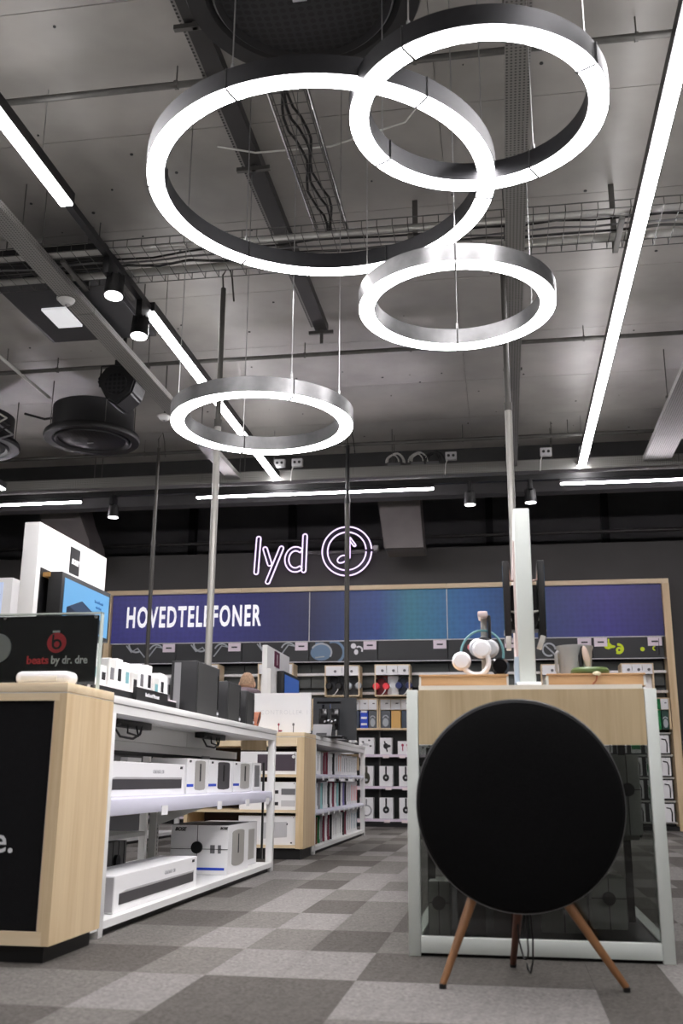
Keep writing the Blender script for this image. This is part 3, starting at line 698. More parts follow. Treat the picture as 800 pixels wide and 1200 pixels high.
# lower shelves with price strips
SHZ = (.985, .545, .10)
for z in SHZ:
    s_ = obj('shelf', bx(-5.9, 1.27, WY, 14.85, z-.012, z+.008), DARK2, t)
    obj('price_rail', bx(-5.9, 1.27, WY-.012, WY, z-.03, z+.008), mat('rail_lilac', (222, 210, 222), .5), s_)
    rn = random.Random(int(z*100))
    for q in range(16):
        x = -2.3+.2*q+rn.uniform(-.04, .04)
        if q % 3 == 2: continue
        obj('price_ticket', bx(x, x+.085, WY-.018, WY-.012, z-.045, z-.008), TAGY if (q == 0 and z < .6) else mat('ticket_pale', (240, 225, 225), .5), s_)
for z in (1.29, .99, .69, .38, .10):
    s_ = obj('hook_rail', bx(1.29, 2.27, WY+.06, WY+.09, z-.012, z+.012), OFFW, t)
for x in (1.28, .25, -.78, -1.81):
    obj('shelf_upright', bx(x-.012, x+.012, 14.8, 14.85, .05, 1.33), STEELD, t)

# --- things on the wall unit
def headphones(parent, c, R, cup, band_m, cup_m, cord_m=None):
    x, y, z = c
    obj('headband', tube(NB(), [(x+R*cos(rad(a)), y, z+R*1.15*sin(rad(a))) for a in range(-15, 196, 15)], .012, 8), band_m, parent)
    for s in (-1, 1):
        e = obj('ear_cup', lathe(NB(), (x+s*R*.85, y, z-R*.35), [(0, -.045), (cup*.8, -.045), (cup, -.02), (cup, .01), (cup*.7, .02), (0, .02)], 18, 'Y'), cup_m, parent)
        obj('ear_pad', lathe(NB(), (x+s*R*.85, y, z-R*.35), [(cup*.5, .02), (cup*.95, .02), (cup*.95, .04), (cup*.5, .04)], 18, 'Y'), BLACK, e)
    if cord_m: obj('cord', tube(NB(), [(x+R*.9, y-.02, z-R*.4), (x+R*.7, y-.05, z-R*1.2), (x+R*.2, y-.05, z-R*1.8), (x-.02, y-.04, z-R*2.0)], .006, 6), cord_m, parent)
def wood_box(x0, x1, z0, z1, label, cols):
    t = thing('wooden_display_box', label, 'display box', ((x0+x1)/2, 14.5, z0), 0, 'wooden headphone boxes on the wall rails')
    y0, y1 = 14.38, 14.7
    fr = NB(); box(fr, x0, x1, y0, y1, z0, z0+.015); box(fr, x0, x1, y0, y1, z1-.012, z1); box(fr, x0, x0+.015, y0, y1, z0+.015, z1-.012); box(fr, x1-.015, x1, y0, y1, z0+.015, z1-.012)
    obj('box_frame', fr, WOODX, t)
    n = len(cols); W = (x1-x0-.03)/n
    for i, c in enumerate(cols):
        a = x0+.015+W*i; b = a+W
        obj('back_board', bx(a+.004, b-.004, y0+.12, y0+.14, z0+.015, z1-.15), c, t)
        cd_ = obj('info_card', bx(a+.003, b-.003, y0-.004, y0+.004, z1-.15, z1-.014), WHITE2, t)
        obj('info_print', ering(NB(), ((a+b)/2+.02, z1-.09), .02, .02, y0-.005), GREYC, cd_)
wood_box(-2.56, -2.05, 1.80, 2.245, 'wooden display box behind the dark pole, with black and silver headphones', [mat('box_dark', (50, 52, 56), .6), mat('box_dark2', (62, 64, 68), .6)])
wood_box(-1.83, -1.32, 1.80, 2.25, 'wooden display box with red and blue headphones', [mat('box_maroon', (120, 30, 40), .6), mat('box_white', (225, 230, 232), .6), mat('box_navy', (56, 62, 78), .6)])
wood_box(1.62, 2.06, 1.74, 2.23, 'wooden display box at far right under the lime earphone picture', [WHITE2, WOODZ, WHITE2])
wood_box(.53, .80, 1.9, 2.23, 'small wooden display box just right of the tall white panel', [WHITE2])
wood_box(-3.56, -3.03, 1.80, 2.28, 'wooden display box behind the small blue-screen display tower', [WHITE2, DARK])
wood_box(-4.45, -4.16, 1.95, 2.28, 'small wooden display box between the tall pole and the standing person', [WHITE2])
for (x, z, bm_, cm_, lb) in ((-2.43, 1.98, BLACK, BLACK, 'black headphones in the wooden box beside the dark pole'),
                             (-2.14, 1.98, DARK, SILV, 'silver white headphones right of the dark pole'),
                             (-1.74, 1.97, BLACK, RED, 'red headphones in a wooden wall box'),
                             (-1.41, 1.98, DARK2, mat('navy_plastic', (40, 52, 104), .3), 'dark blue headphones in a wooden wall box')):
    t = thing('headphones', lb, 'headphones', (x, 14.45, z-.1), 0, 'headphones on the wall unit')
    headphones(t, (x, 14.43, z), .085, .052, bm_, cm_, WHITE2 if 'silver' not in lb else None)
def cabinet(x0, x1, z0, z1, label, inner):
    t = thing('small_display_cabinet', label, 'display cabinet', ((x0+x1)/2, 14.6, z0), 0, 'oak display cabinets on the wall ledge')
    y0, y1 = 14.56, 14.78
    fr = NB(); box(fr, x0, x0+.02, y0, y1, z0, z1); box(fr, x1-.02, x1, y0, y1, z0, z1); box(fr, x0+.02, x1-.02, y0, y1, z1-.015, z1); box(fr, x0+.02, x1-.02, y1-.02, y1, z0, z1-.015)
    obj('box_frame', fr, WOODZ, t)
    n = len(inner); W = (x1-x0-.04)/n
    for i, (c, k) in enumerate(inner):
        a = x0+.02+W*i; b = a+W
        card = obj('info_card', bx(a+.003, b-.003, y0, y0+.01, z1-.16, z1-.016), c if k == 'band' else WHITE2, t)
        if k != 'band': obj('info_print', bx(a+W*.5, a+W*.75, y0-.003, y0, z1-.08, z1-.065), GREYC, card)
        it = obj('product_pack', bx(a+.008, b-.008, y0+.02, y1-.04, z0, z1-.17), c, t)
        if k == 'blue':
            for q in range(3): obj('pack_print', bx(a+.02, b-.02, y0+.016, y0+.02, z0+.04+.09*q, z0+.07+.09*q), WHITE2, it)
        if k == 'clear': obj('pack_print', ering(arc(NB(), ((a+b)/2, z0+.14), W*.25, 0, 180, .008, y0+.018), ((a+b)/2, z0+.08), W*.28, .06, y0+.019), SILV, it)
PK = mat('pack_blue_black', (60, 70, 84), .4); PKG = mat('pack_grey', (90, 94, 98), .35)
cabinet(-2.22, -1.80, 1.36, 1.78, 'oak display cabinet right of the dark pole, with a blue pack', [(PK, 'x'), (BLUE, 'blue'), (PKG, 'clear')])
cabinet(-1.79, -1.30, 1.36, 1.78, 'oak display cabinet beside the white post of the glass counter', [(PKG, 'clear'), (mat('pack_tan', (214, 170, 100), .5), 'x'), (PK, 'x')])
cabinet(2.02, 2.27, 1.34, 1.77, 'narrow display cabinet with green packs at the right end of the wall unit', [(GREEN, 'band'), (mat('pack_dkgreen', (40, 70, 60), .4), 'clear')])
cabinet(-2.78, -2.34, 1.36, 1.78, 'oak display cabinet left of the dark pole, partly hidden', [(DARK, 'x'), (PKG, 'x')])

rownames = ['upper', 'middle', 'lowest']
def carton(x0, x1, z0, z1, label, style, grp, y0=14.62, y1=14.78):
    t = thing('headphone_carton', label, 'carton', ((x0+x1)/2, (y0+y1)/2, z0), 0, grp)
    b_ = obj('carton_body', bx(x0, x1, y0, y1, z0, z1), WHITE2, t)
    cx = (x0+x1)/2; h = z1-z0; y = y0-.001
    if style == 'on':
        bm = box(NB(), cx-.012, cx+.012, y-.003, y, z0+h*.55, z1-.005); ering(bm, (cx, z0+h*.42), .045, .048, y); obj('printed_headphone', bm, DARK2, b_)
        obj('printed_emblem', ering(NB(), (cx, z0+h*.42), .014, .014, y-.006), LTG, b_)
    elif style == 'over':
        bm = box(NB(), cx-.016, cx+.016, y-.003, y, z0+h*.5, z1-.005); ering(bm, (cx, z0+h*.4), .052, .08, y); obj('printed_headphone', bm, mat('olive_brown', (60, 58, 44), .5), b_)
        obj('printed_emblem', ering(NB(), (cx, z0+h*.3), .018, .018, y-.006), SILV, b_)
    elif style == 'ring':
        bm = arc(NB(), (cx, z0+h*.38), .07, 0, 360, .01, y, n=20); box(bm, cx-.01, cx+.01, y-.003, y, z0+h*.65, z1-.02); obj('printed_headphone', bm, MIDG, b_)
    elif style == 'bud':
        bm = ering(NB(), (cx, z0+h*.5), .035, .04, y); ering(bm, (cx+.04, z0+h*.5), .03, .02, y-.001); tube(bm, [(cx-.02, y, z0+h*.8), (cx, y, z0+h*.5), (cx+.02, y, z0+h*.15)], .01, 6); obj('printed_earbud', bm, DARK, b_)
    elif style == 'buds':
        bm = NB()
        for (u, v) in ((-.05, .75), (.04, .85), (-.03, .4), (.06, .5)): ering(bm, (cx+u, z0+h*v), .016, .012, y)
        obj('printed_earbud', bm, DARK, b_)
    elif style == 'pink':
        bm = NB()
        for u in (-.04, .03): ering(bm, (cx+u, z0+h*.7), .018, .018, y); box(bm, cx+u-.006, cx+u+.006, y-.003, y, z0+h*.25, z0+h*.6)
        obj('printed_earbud', bm, mat('magenta_print', (170, 40, 80), .5), b_)
XS = [-1.98+.282*k for k in range(-3, 11)]
st = {0: ['bud', 'buds', 'buds', 'buds', 'bud', 'pink'], 1: ['on', 'on', 'on', 'over', 'on', 'on'], 2: ['on', 'ring', 'on', 'ring', 'on', 'on']}
for r in range(3):
    z0 = SHZ[r]+.009; n = 0
    for q, x in enumerate(XS):
        h = [.23, .275, .285][r]*(1 if not (r == 0 and q == 5) else .8); wd = .19 if r else (.17, .22)[q % 2]
        s_ = st[r][q] if q < 6 else st[r][q % 3+3]
        vis = {3: 'beside the far counter post', 4: 'midway between the two counters', 5: 'half hidden by the glass counter'}
        lb = 'white carton on the %s wall shelf, %s' % (rownames[r], vis[q] if q in vis else ('behind the far counter, %s from the left' % ORD[q] if q < 3 else 'behind the glass counter, %s from the left' % ORD[q-6]))
        carton(x-wd/2, x+wd/2, z0, z0+h, lb, s_, 'white cartons on the %s wall shelf' % rownames[r])
for r, z in enumerate((1.27, .97, .67, .36)):
    for q in range(5):
        x = 1.40+.19*q; g = (q == 3 and r in (1, 2)) or (q == 2 and r == 0)
        t = thing('blister_pack', 'white earphone pack at the wall unit\'s right end, %s in the %s row' % (ORD[q], ['top', 'second', 'third', 'bottom'][r]), 'package', (x, 14.62, z-.26), 0, 'hanging packs at the right end of the wall unit')
        b_ = obj('pack_card', bx(x-.065, x+.065, 14.60, 14.62, z-.25, z-.01), WHITE2, t)
        if g: obj('green_label', bx(x-.06, x+.06, 14.597, 14.6, z-.2, z-.1), GREEN, b_)
        else: obj('printed_cord', tube(NB(), [(x-.035, 14.598, z-.06), (x+.02, 14.598, z-.07), (x+.035, 14.598, z-.12), (x+.03, 14.598, z-.24)], .009, 6), BLACK, b_)
        obj('hook', cyl(NB(), (x, 14.58, z-.02), (x, 14.68, z-.012), .004, 5), STEEL, t)

# second wall unit at the far left
t = thing('wall_shelf_unit', 'second wooden-framed wall unit, mostly hidden behind the display tower at left', 'shelf unit', (-8, 14.8, 0))
obj('frame_top', bx(-9.9, -6.1, WY-.06, 14.94, 3.38, 3.45), WOODX, t); obj('frame_side', bx(-6.19, -6.1, WY-.06, 14.94, 0, 3.38), WOODZ, t)
obj('sign_panel', bx(-9.9, -6.19, WY-.01, WY+.04, 2.635, 3.38), mat('navy_sign', (46, 48, 110), .5, var=.1), t)
obj('back_panel', bx(-9.9, -6.19, 14.85, 14.94, 0, 2.63), DARK, t)
for z in (2.2, 1.7, 1.2, .7): obj('shelf', bx(-9.9, -6.19, 14.6, 14.85, z-.02, z), WOODX, t)

# ================================================================== NEON SIGN
t = thing('neon_sign', 'violet neon sign reading lyd beside a musical note in a circle', 'neon sign', (-2.85, 14.85, 3.6))
NX = lambda p: -2.31+(p-406.4)*.0135
NZ = lambda q: 4.05-(q-645.5)*.01387
FIL = mat('neon_backing', (46, 36, 62), .5)
def stad(p, q, r, n=8):
    p, q = Vector(p), Vector(q); d = (q-p).normalized(); a = math.atan2(d.y, d.x); out = []
    for i in range(n+1): t_ = a-pi/2+pi*i/n; out.append((q.x+r*cos(t_), q.y+r*sin(t_)))
    for i in range(n+1): t_ = a+pi/2+pi*i/n; out.append((p.x+r*cos(t_), p.y+r*sin(t_)))
    return out
def neon_loop(pts, parent, closed=True, name='neon_tube'):
    return obj(name, tube(NB(), [(x, 14.80, z) for x, z in pts], .0105, 6, closed), NEON, parent)
def stroke(a, b, r=.033, nm='letter_stroke'):
    p = (NX(290+a[0]/5), NZ(600+a[1]/5)); q = (NX(290+b[0]/5), NZ(600+b[1]/5))
    pts = stad(p, q, r); o = obj(nm, prism(NB(), pts, 14.80, 14.86), FIL, t, sm=False); neon_loop(pts, o)
stroke((64, 144), (54, 338)); stroke((104, 206), (133, 292)); stroke((200, 204), (124, 394)); stroke((338, 138), (333, 334))
cx, cz = NX(290+284/5), NZ(600+270/5)
o_ = []; i_ = []
for k in range(25):
    a = rad(50+k*(260/24)); o_.append((cx+.168*cos(a)*1.0, cz+.2*sin(a))); i_.append((cx+.105*cos(a), cz+.135*sin(a)))
pts = o_+i_[::-1]
lo = obj('letter_stroke', prism(NB(), pts, 14.80, 14.86), FIL, t, sm=False); neon_loop(pts, lo)
ccx, ccz = NX(290+582/5), NZ(600+231/5)
cp = obj('circle_plate', lathe(NB(), (ccx, 14.80, ccz), [(.30, 0), (.385, 0), (.385, .06), (.30, .06)], 64, 'Y'), FIL, t, sm=False)
for R in (.385, .30):
    for (a0, a1) in ((4, 182), (182, 357)):
        neon_loop([(ccx+R*cos(rad(a0+(a1-a0)*i/28)), ccz+R*sin(rad(a0+(a1-a0)*i/28))) for i in range(29)], cp, False)
nt_ = obj('note_head', prism(NB(), [(ccx-.07+.075*cos(a*pi/10), ccz-.125+.055*sin(a*pi/10)+.02*cos(a*pi/10)) for a in range(20)], 14.80, 14.86), FIL, t, sm=False)
neon_loop([(ccx-.07+.075*cos(a*pi/10), ccz-.125+.055*sin(a*pi/10)+.02*cos(a*pi/10)) for a in range(20)], nt_)
nq = stad((ccx+.03, ccz-.1), (ccx+.03, ccz+.2), .018); neon_loop(nq, obj('note_stem', prism(NB(), nq, 14.80, 14.86), FIL, t, sm=False))
nq = stad((ccx+.04, ccz+.2), (ccx+.12, ccz+.09), .018); neon_loop(nq, obj('note_flag', prism(NB(), nq, 14.80, 14.86), FIL, t, sm=False))
obj('support_bar', bx(NX(355), NX(440), 14.87, 14.91, 3.99+.03, 4.04+.03), STEELD, t)
obj('wall_bracket', box(bx(NX(437), NX(442), 14.84, 14.94, 4.05, 4.13), NX(436), NX(441), 14.82, 14.84, 4.07, 4.11), OFFW, t)
for x in (NX(303), NX(357), ccx): obj('standoff', bx(x-.015, x+.015, 14.86, 14.95, 3.9, 4.0), BLACK, t)

# ================================================================== ROUND SPEAKER
t = thing('round_floor_speaker', 'large round black cloth floor speaker on three wooden legs', 'speaker', (.04, 3.55, 0))
scx, scz = .04, .572; R = .346
b_ = obj('cloth_front', lathe(NB(), (scx, 3.53, scz), [(0, -.028), (R*.5, -.024), (R*.85, -.01), (R*.97, .004), (R, .02), (R, .03), (0, .03)], 96, 'Y'), FABRIC, t)
obj('rim', lathe(NB(), (scx, 3.53, scz), [(R*.99, .028), (R+.004, .03), (R+.004, .045), (R*.97, .06), (R*.99, .028)], 96, 'Y'), mat('rim_silver', (120, 120, 120), .3, .8), t)
obj('rear_shell', lathe(NB(), (scx, 3.53, scz), [(R*.985, .045), (R*.9, .09), (R*.6, .14), (R*.3, .16), (0, .165)], 64, 'Y'), BLACKG, t)
for (x0, y0, z0, x1, y1, m_) in ((-.125, 3.58, .27, -.226, 3.50, TEAK), (.175, 3.58, .27, .355, 3.56, TEAK), (.03, 3.64, .27, .0, 3.93, mat('dark_teak', (96, 56, 38), .45))):
    lg = obj('leg', cyl(NB(), (x1, y1, .012), (x0, y0, z0), .011, 16, .017), m_, t)
    obj('foot', cyl(NB(), (x1, y1, 0), (x1, y1, .014), .012, 16), BLACK, lg)
obj('power_cord', tube(NB(), [(.04+.016*cos(pi-a*pi/12)*(1+.3*sin(a)), 3.72+.03*sin(a*.5), .26-.2*sin(a*pi/12)**.5) for a in range(13)], .003, 8), BLACK, t)
obj('power_cord', tube(NB(), [(.06, 3.7, .27), (.065, 3.72, .2), (.07, 3.74, .12), (.068, 3.76, .05), (.06, 3.8, .006), (.05, 3.9, .004), (.05, 4.0, .004)], .003, 8), BLACK, t)

# ================================================================== GLASS COUNTER
GX0, GX1, GY0, GY1 = -.39, .59, 4.09, 7.4
t = thing('glass_counter', 'white-framed glass counter with a pale wood apron behind the round speaker', 'display counter', (.1, 5.7, 0)); GC = t
GW = mat('counter_white_green', (214, 220, 214), .4)
def post(x, y, z0=.0, z1=1.0, s=.045, m=GW):
    obj('post', bx(x, x+s, y, y+s, z0, z1, r=.002), m, t)
post(GX0, GY0); post(GX1-.045, GY0); post(GX0, GY1-.045); post(GX1-.045, GY1-.045)
for (y) in (GY0, GY1-.045): obj('bottom_rail', bx(GX0+.046, GX1-.046, y, y+.045, .012, .07, r=.002), GW, t)
for x in (GX0, GX1-.045): obj('side_rail', bx(x, x+.045, GY0+.046, GY1-.046, .012, .07, r=.002), GW, t)
for x in (GX0, GX1-.045): obj('side_top_rail', bx(x, x+.045, GY0+.046, GY1-.046, .93, 1.0, r=.002), GW, t)
obj('foot_strip', bx(GX0+.02, GX1-.02, GY0+.02, GY1-.02, 0, .012), BLACK, t)
obj('apron', bx(GX0+.047, GX1-.047, GY0+.006, GY0+.03, .785, 1.0), WOODG, t)
obj('apron', bx(GX0+.047, GX1-.047, GY1-.03, GY1-.006, .785, 1.0), WOODG, t)
obj('worktop', bx(GX0+.047, GX1-.047, GY0+.032, GY1-.032, .985, 1.02), mat('counter_top_laminate', (205, 205, 200), .4), t)
obj('front_glass', bx(GX0+.047, GX1-.047, GY0+.016, GY0+.022, .072, .783), TINT, t)
obj('rear_glass', bx(GX0+.047, GX1-.047, GY1-.03, GY1-.024, .072, .783), CLEAR, t)
obj('inner_shelf', bx(GX0+.05, GX1-.06, GY0+.25, GY1-.4, .43, .44), CLEAR, t)
obj('inner_shelf_rail', bx(GX0+.06, GX1-.07, GY0+.24, GY0+.25, .42, .45), OFFW, t)
obj('base_board', bx(GX0+.046, GX1-.046, GY0+.046, GY1-.046, .02, .06), DARK, t)
obj('dark_back_post', bx(.5, .53, 4.75, 4.78, .06, .98), BLACK, t)
obj('dark_back_post', bx(-.33, -.30, 4.3, 4.33, .06, .78), BLACK, t)
def tagged_box(x0, x1, y0, y1, z0, z1, label, m=None, grp='boxes inside the glass counter', lip=None):
    b_ = thing('speaker_carton', label, 'carton', ((x0+x1)/2, (y0+y1)/2, z0), 0, grp)
    bb = obj('carton_body', bx(x0, x1, y0, y1, z0, z1), m or GREYC, b_)
    s_ = obj('security_tag', disc(NB(), ((x0+x1)/2, y0-.001, (z0+z1)/2+.02), .026, -.016), BLACK, b_)
    cx_, cz_ = (x0+x1)/2, (z0+z1)/2+.02
    w_ = box(NB(), x0, x1, y0-.003, y0-.001, cz_-.0015, cz_+.0015); box(w_, cx_-.0015, cx_+.0015, y0-.003, y0-.001, z0, z1)
    obj('security_wire', w_, BLACK, s_); return b_
GB = mat('inside_grey_box', (205, 207, 202), .6); WB = mat('inside_white_box', (215, 215, 212), .5)
tagged_box(.43, .53, 4.3, 4.45, .441, .75, 'grey carton with a round black tag on the upper shelf of the glass counter', GB)
tagged_box(.12, .30, 4.36, 4.5, .061, .3, 'grey carton with a large black tag on the floor of the glass counter, right', GB)
tagged_box(.33, .47, 4.5, 4.66, .061, .26, 'grey carton with a black tag behind the right wooden leg', GB)
tagged_box(-.32, -.24, 4.2, 4.4, .061, .26, 'leftmost carton on the floor of the glass counter', WB)
tagged_box(-.21, -.10, 4.24, 4.4, .061, .25, 'dark fronted carton behind the left wooden leg', DARK)
tagged_box(-.07, .05, 4.3, 4.44, .061, .25, 'carton between the left and rear wooden legs', DARK)
tagged_box(-.3, -.1, 4.36, 4.5, .44, .66, 'carton hidden behind the round speaker on the upper counter shelf', WB)
solo('leaflet', prism(NB(), [(.33, .32), (.4, .34), (.395, .36), (.34, .45), (.32, .45)], 4.52, 4.53), WOODG, 'beige leaflet standing inside the glass counter right of the speaker', 'leaflet')

# on the glass counter
def tray_(x0, x1, label):
    q = thing('wooden_tray', label, 'tray', ((x0+x1)/2, 4.3, 1.02), 0, 'pine trays on the glass counter')
    obj('front_board', bx(x0+.008, x1-.008, 4.18, 4.19, 1.02, 1.062), PINE, q)
    obj('base', bx(x0, x1, 4.18, 4.62, 1.02, 1.021), PINE, q)
    obj('lid', bx(x0, x1, 4.175, 4.62, 1.062, 1.070, r=.002), PINE, q)
    for x in (x0, x1-.008): obj('end_board', bx(x, x+.008, 4.18, 4.62, 1.021, 1.062), OFFW, q)
    obj('rear_board', bx(x0+.008, x1-.008, 4.61, 4.62, 1.021, 1.062), PINE, q)
tray_(-.345, .022, 'pine tray on the glass counter, left of the white panel')
tray_(.175, .565, 'pine tray on the glass counter, right of the white panel')
t = thing('white_display_panel', 'tall narrow white panel standing on edge on the glass counter', 'display panel', (.1, 4.6, 1.02))
obj('panel', bx(.068, .136, 4.24, 5.1, 1.04, 1.79, r=.006), GW, t)
obj('foot', bx(.055, .155, 4.2, 5.12, 1.02, 1.04, r=.003), WHITE, t)
obj('side_skin', bx(.06, .068, 4.3, 5.08, 1.06, 1.66), mat('panel_pink_edge', (222, 205, 200), .4), t)
obj('base_box', bx(.05, .068, 4.26, 4.6, 1.04, 1.15), mat('pale_blue_plastic', (190, 205, 220), .3), t)
for s, x, lb in ((-1, .035, 'slim black touch screen on the left face of the white panel'), (1, .175, 'slim black touch screen on the right face of the white panel')):
    q = thing('touch_screen', lb, 'screen', (x, 4.5, 1.2), 0, 'touch screens on the white panel')
    X = x+s*.005
    bm = bx(-.015, .015, 4.44, 4.64, 1.255, 1.6, r=.003); bm.transform(Matrix.Translation((X, 0, 1.25)) @ Matrix.Rotation(rad(s*.3), 4, 'Y') @ Matrix.Translation((0, 0, -1.25)))
    a_ = obj('screen_body', bm, BLACK, q)
    obj('screen_glass', bx(X+s*.015, X+s*.018, 4.45, 4.63, 1.29, 1.58), mat('screen_blue_glass', (60, 92, 120), .15), a_)
    xi = .068 if s < 0 else .136
    obj('wall_mount', bx(xi, X-s*.0155, 4.5, 4.62, 1.30, 1.5), BLACK, q)
    obj('top_bracket', tube(NB(), [(xi, 4.46, 1.51), (X-s*.015, 4.46, 1.515), (X-s*.004, 4.46, 1.60)], .006, 6), mat('pinkish_plastic', (214, 182, 172), .4), q)
    obj('lower_bracket', tube(NB(), [(xi, 4.46, 1.37), (X-s*.006, 4.46, 1.375), (X-s*.012, 4.46, 1.33)], .007, 6), OFFW, q)
    bm = bx(-.011, .011, 4.42, 4.5, -.055, 0, r=.003); bm.transform(Matrix.Translation((X, 0, 1.26)) @ Matrix.Rotation(rad(20 if s > 0 else 0), 4, 'Y'))
    obj('cable_cover', bm, OFFW, q)
    obj('cable', tube(NB(), [(X-s*.015, 4.46, 1.33), (xi-.0, 4.45, 1.28), (xi, 4.44, 1.2), (xi, 4.42, 1.1)], .003, 6), BLACK, q)
t = thing('headphone_stand', 'white headphone stand with black cushion on the left pine tray', 'headphone stand', (-.075, 4.32, 1.07))
obj('base', cyl(NB(), (-.075, 4.32, 1.07), (-.075, 4.32, 1.08), .05, 24), OFFW, t)
obj('post', bx(-.088, -.06, 4.315, 4.335, 1.08, 1.34, r=.003), OFFW, t)
obj('hook', bx(-.098, -.056, 4.25, 4.37, 1.32, 1.345, r=.006), mat('stand_pinkish', (216, 200, 198), .4), t)
obj('cushion', bx(-.058, -.044, 4.27, 4.36, 1.22, 1.33, r=.004), BLACK, t)
t = thing('headphones', 'white headphones with pale blue band leaning on the left pine tray', 'headphones', (-.12, 4.24, 1.07), 0, 'headphones on the glass counter')
def hp_big(t, c, R, ax, bm_m, cm, rr_, tilt):
    M = Matrix.Translation(c) @ Matrix.Rotation(rad(tilt), 4, 'Y')
    k = NB(); tube(k, [(R*cos(rad(a)), 0, R*1.15*sin(rad(a))) for a in range(-20, 201, 10)], rr_, 8); k.transform(M); obj('headband', k, bm_m, t)
    for s in (-1, 1):
        k = NB(); lathe(k, (s*R*.9, 0, -R*.45), [(0, -.022), (.03, -.02), (.04, 0), (.036, .02), (0, .022)], 20, 'Y'); k.transform(M); e = obj('ear_cup', k, cm, t)
        k = NB(); lathe(k, (s*R*.9, 0, -R*.45), [(.015, .02), (.034, .022), (.038, .034), (.02, .036), (.015, .02)], 20, 'Y'); k.transform(M); obj('ear_pad', k, BLACK, e)
WGL = mat('white_gloss', (240, 240, 242), .2)
hp_big(t, (-.115, 4.24, 1.135), .055, 0, WGL, WGL, .011, 150)
t = thing('headphones', 'black headphones with teal band on the headphone stand', 'headphones', (-.075, 4.28, 1.15), 0, 'headphones on the glass counter')
hp_big(t, (-.085, 4.30, 1.165), .09, 0, TEALP, BLACKG, .005, 8)
t = thing('headphones', 'black and silver headphones hooked over the top of the headphone stand', 'headphones', (-.075, 4.3, 1.2), 0, 'headphones on the glass counter')
hp_big(t, (-.075, 4.265, 1.2), .026, 0, BLACK, mat('silver_plastic', (190, 192, 196), .25), .009, 6)
t = thing('grey_bucket', 'pale grey cylindrical container on the right pine tray', 'container', (.3, 4.36, 1.07))
obj('body', lathe(NB(), (.305, 4.36, 1.07), [(0, 0), (.066, 0), (.072, .11), (.078, .125), (.078, .132), (.068, .132), (.064, .02), (0, .02)], 32), CERAM, t)
obj('handle', tube(NB(), [(.235, 4.34, 1.18), (.226, 4.33, 1.17), (.224, 4.33, 1.1), (.235, 4.34, 1.08)], .007, 8), CERAM, t)
t = thing('cream_tin', 'open round olive tin with a cream tag on the right pine tray', 'tin', (.36, 4.25, 1.07))
obj('body', lathe(NB(), (.355, 4.25, 1.07), [(0, 0), (.07, 0), (.078, .008), (.078, .018), (.07, .027), (0, .027)], 32), OLIVE, t)
obj('cream_tag', ellip(NB(), (.375, 4.168, 1.068), (.017, .006, .009)), mat('cream_plastic', (220, 210, 175), .5), t)
obj('cord', tube(NB(), [(.375, 4.165, 1.06), (.37, 4.165, 1.04), (.352, 4.166, 1.02)], .0035, 6), LEATHER, t)
t = thing('paddle_card', 'pinkish upright tag leaning against the grey container', 'tag', (.35, 4.28, 1.09))
bm = NB(); ellip(bm, (0, 0, 0), (.014, .01, .05)); bm.transform(Matrix.Translation((.345, 4.27, 1.145)) @ Matrix.Rotation(rad(-10), 4, 'Y')); obj('tag_body', bm, mat('blush_plastic', (214, 190, 176), .5), t)
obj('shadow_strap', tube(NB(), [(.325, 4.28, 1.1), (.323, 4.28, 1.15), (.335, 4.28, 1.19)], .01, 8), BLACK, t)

# ================================================================== COUNTERS ON THE LEFT
def counter(y0, y1, ztop, label, shelves, name='shop_counter', x0=-2.72, x1=-1.7, gap=.125):
    t = thing(name, label, 'display counter', ((x0+x1)/2, (y0+y1)/2, 0))
    s = .05
    for x in (x0, x1-s):
        for y in (y0, y1-s): obj('post', bx(x, x+s, y, y+s, 0, ztop-.075, r=.002), WHITE, t)
    obj('worktop', bx(x0-.005, x1+.005, y0, y1+.005, ztop-.033, ztop, r=.002), WHITE, t)
    obj('top_frame', bx(x0, x1, y0, y1, ztop-.075, ztop-.036), WHITE, t)
    obj('joining_panel', bx(x0+.02, x1-.006, y0-gap, y0, .03, ztop-.04), WHITE, t)
    L = (y1-y0)/2
    for k in range(2): obj('base_deck', bx(x0+.002, x1-.002, y0+L*k+.002+(s if k == 0 else 0), y0+L*(k+1)-.002-(s if k else 0), .03, .062), WHITE, t)
    obj('plinth', bx(x0+.06, x1-.03, y0+.06, y1-.06, 0, .03), BLACK, t)
    for z in shelves:
        lp_ = .075 if y0 < 5 else .04; bm = prism(NB(), [(x1-.34, z), (x1-.035, z), (x1-.012, z-.006), (x1-.004, z-lp_*.6), (x1-.012, z-lp_), (x1-.02, z-lp_+.005), (x1-.035, z-.02), (x1-.34, z-.02)], y0+.055, y1-.055, 'Y')
        obj('shelf', bm, mat('shelf_lilac_white', (214, 214, 228), .35), t)
    return t
c1 = counter(4.24, 7.5, 1.0, 'long white counter with bar speaker cartons on its shelves', (.56,), 'shop_counter', gap=.128)
for y in (6.3,):
    obj('upright', bx(-2.235, -2.19, y, y+.06, .062, .925), OFFW, c1); 
    obj('slot_strip', perf_ := bx(-2.19, -2.188, y+.022, y+.038, .07, .92), perforated('upright_slots', (190, 190, 186), (90, 90, 88), 40, .28, .5, 0), c1)
    obj('shelf_bracket', prism(NB(), [(-2.19, .36), (-2.19, .5), (-1.8, .5)], y+.02, y+.04, 'Y'), OFFW, c1)
for k, (a, b) in enumerate(((4.3, 5.2), (5.205, 6.1), (6.105, 6.75))):
    obj('cable_box_panel', bx(-1.98, -1.95, a, b, .832, .923), WHITE, c1)
obj('cross_beam', bx(-2.02, -1.985, 4.3, 7.44, .785, .835), WHITE, c1)
obj('end_apron', bx(-1.945, -1.755, 7.4, 7.43, .85, .922), WOODZ, c1)
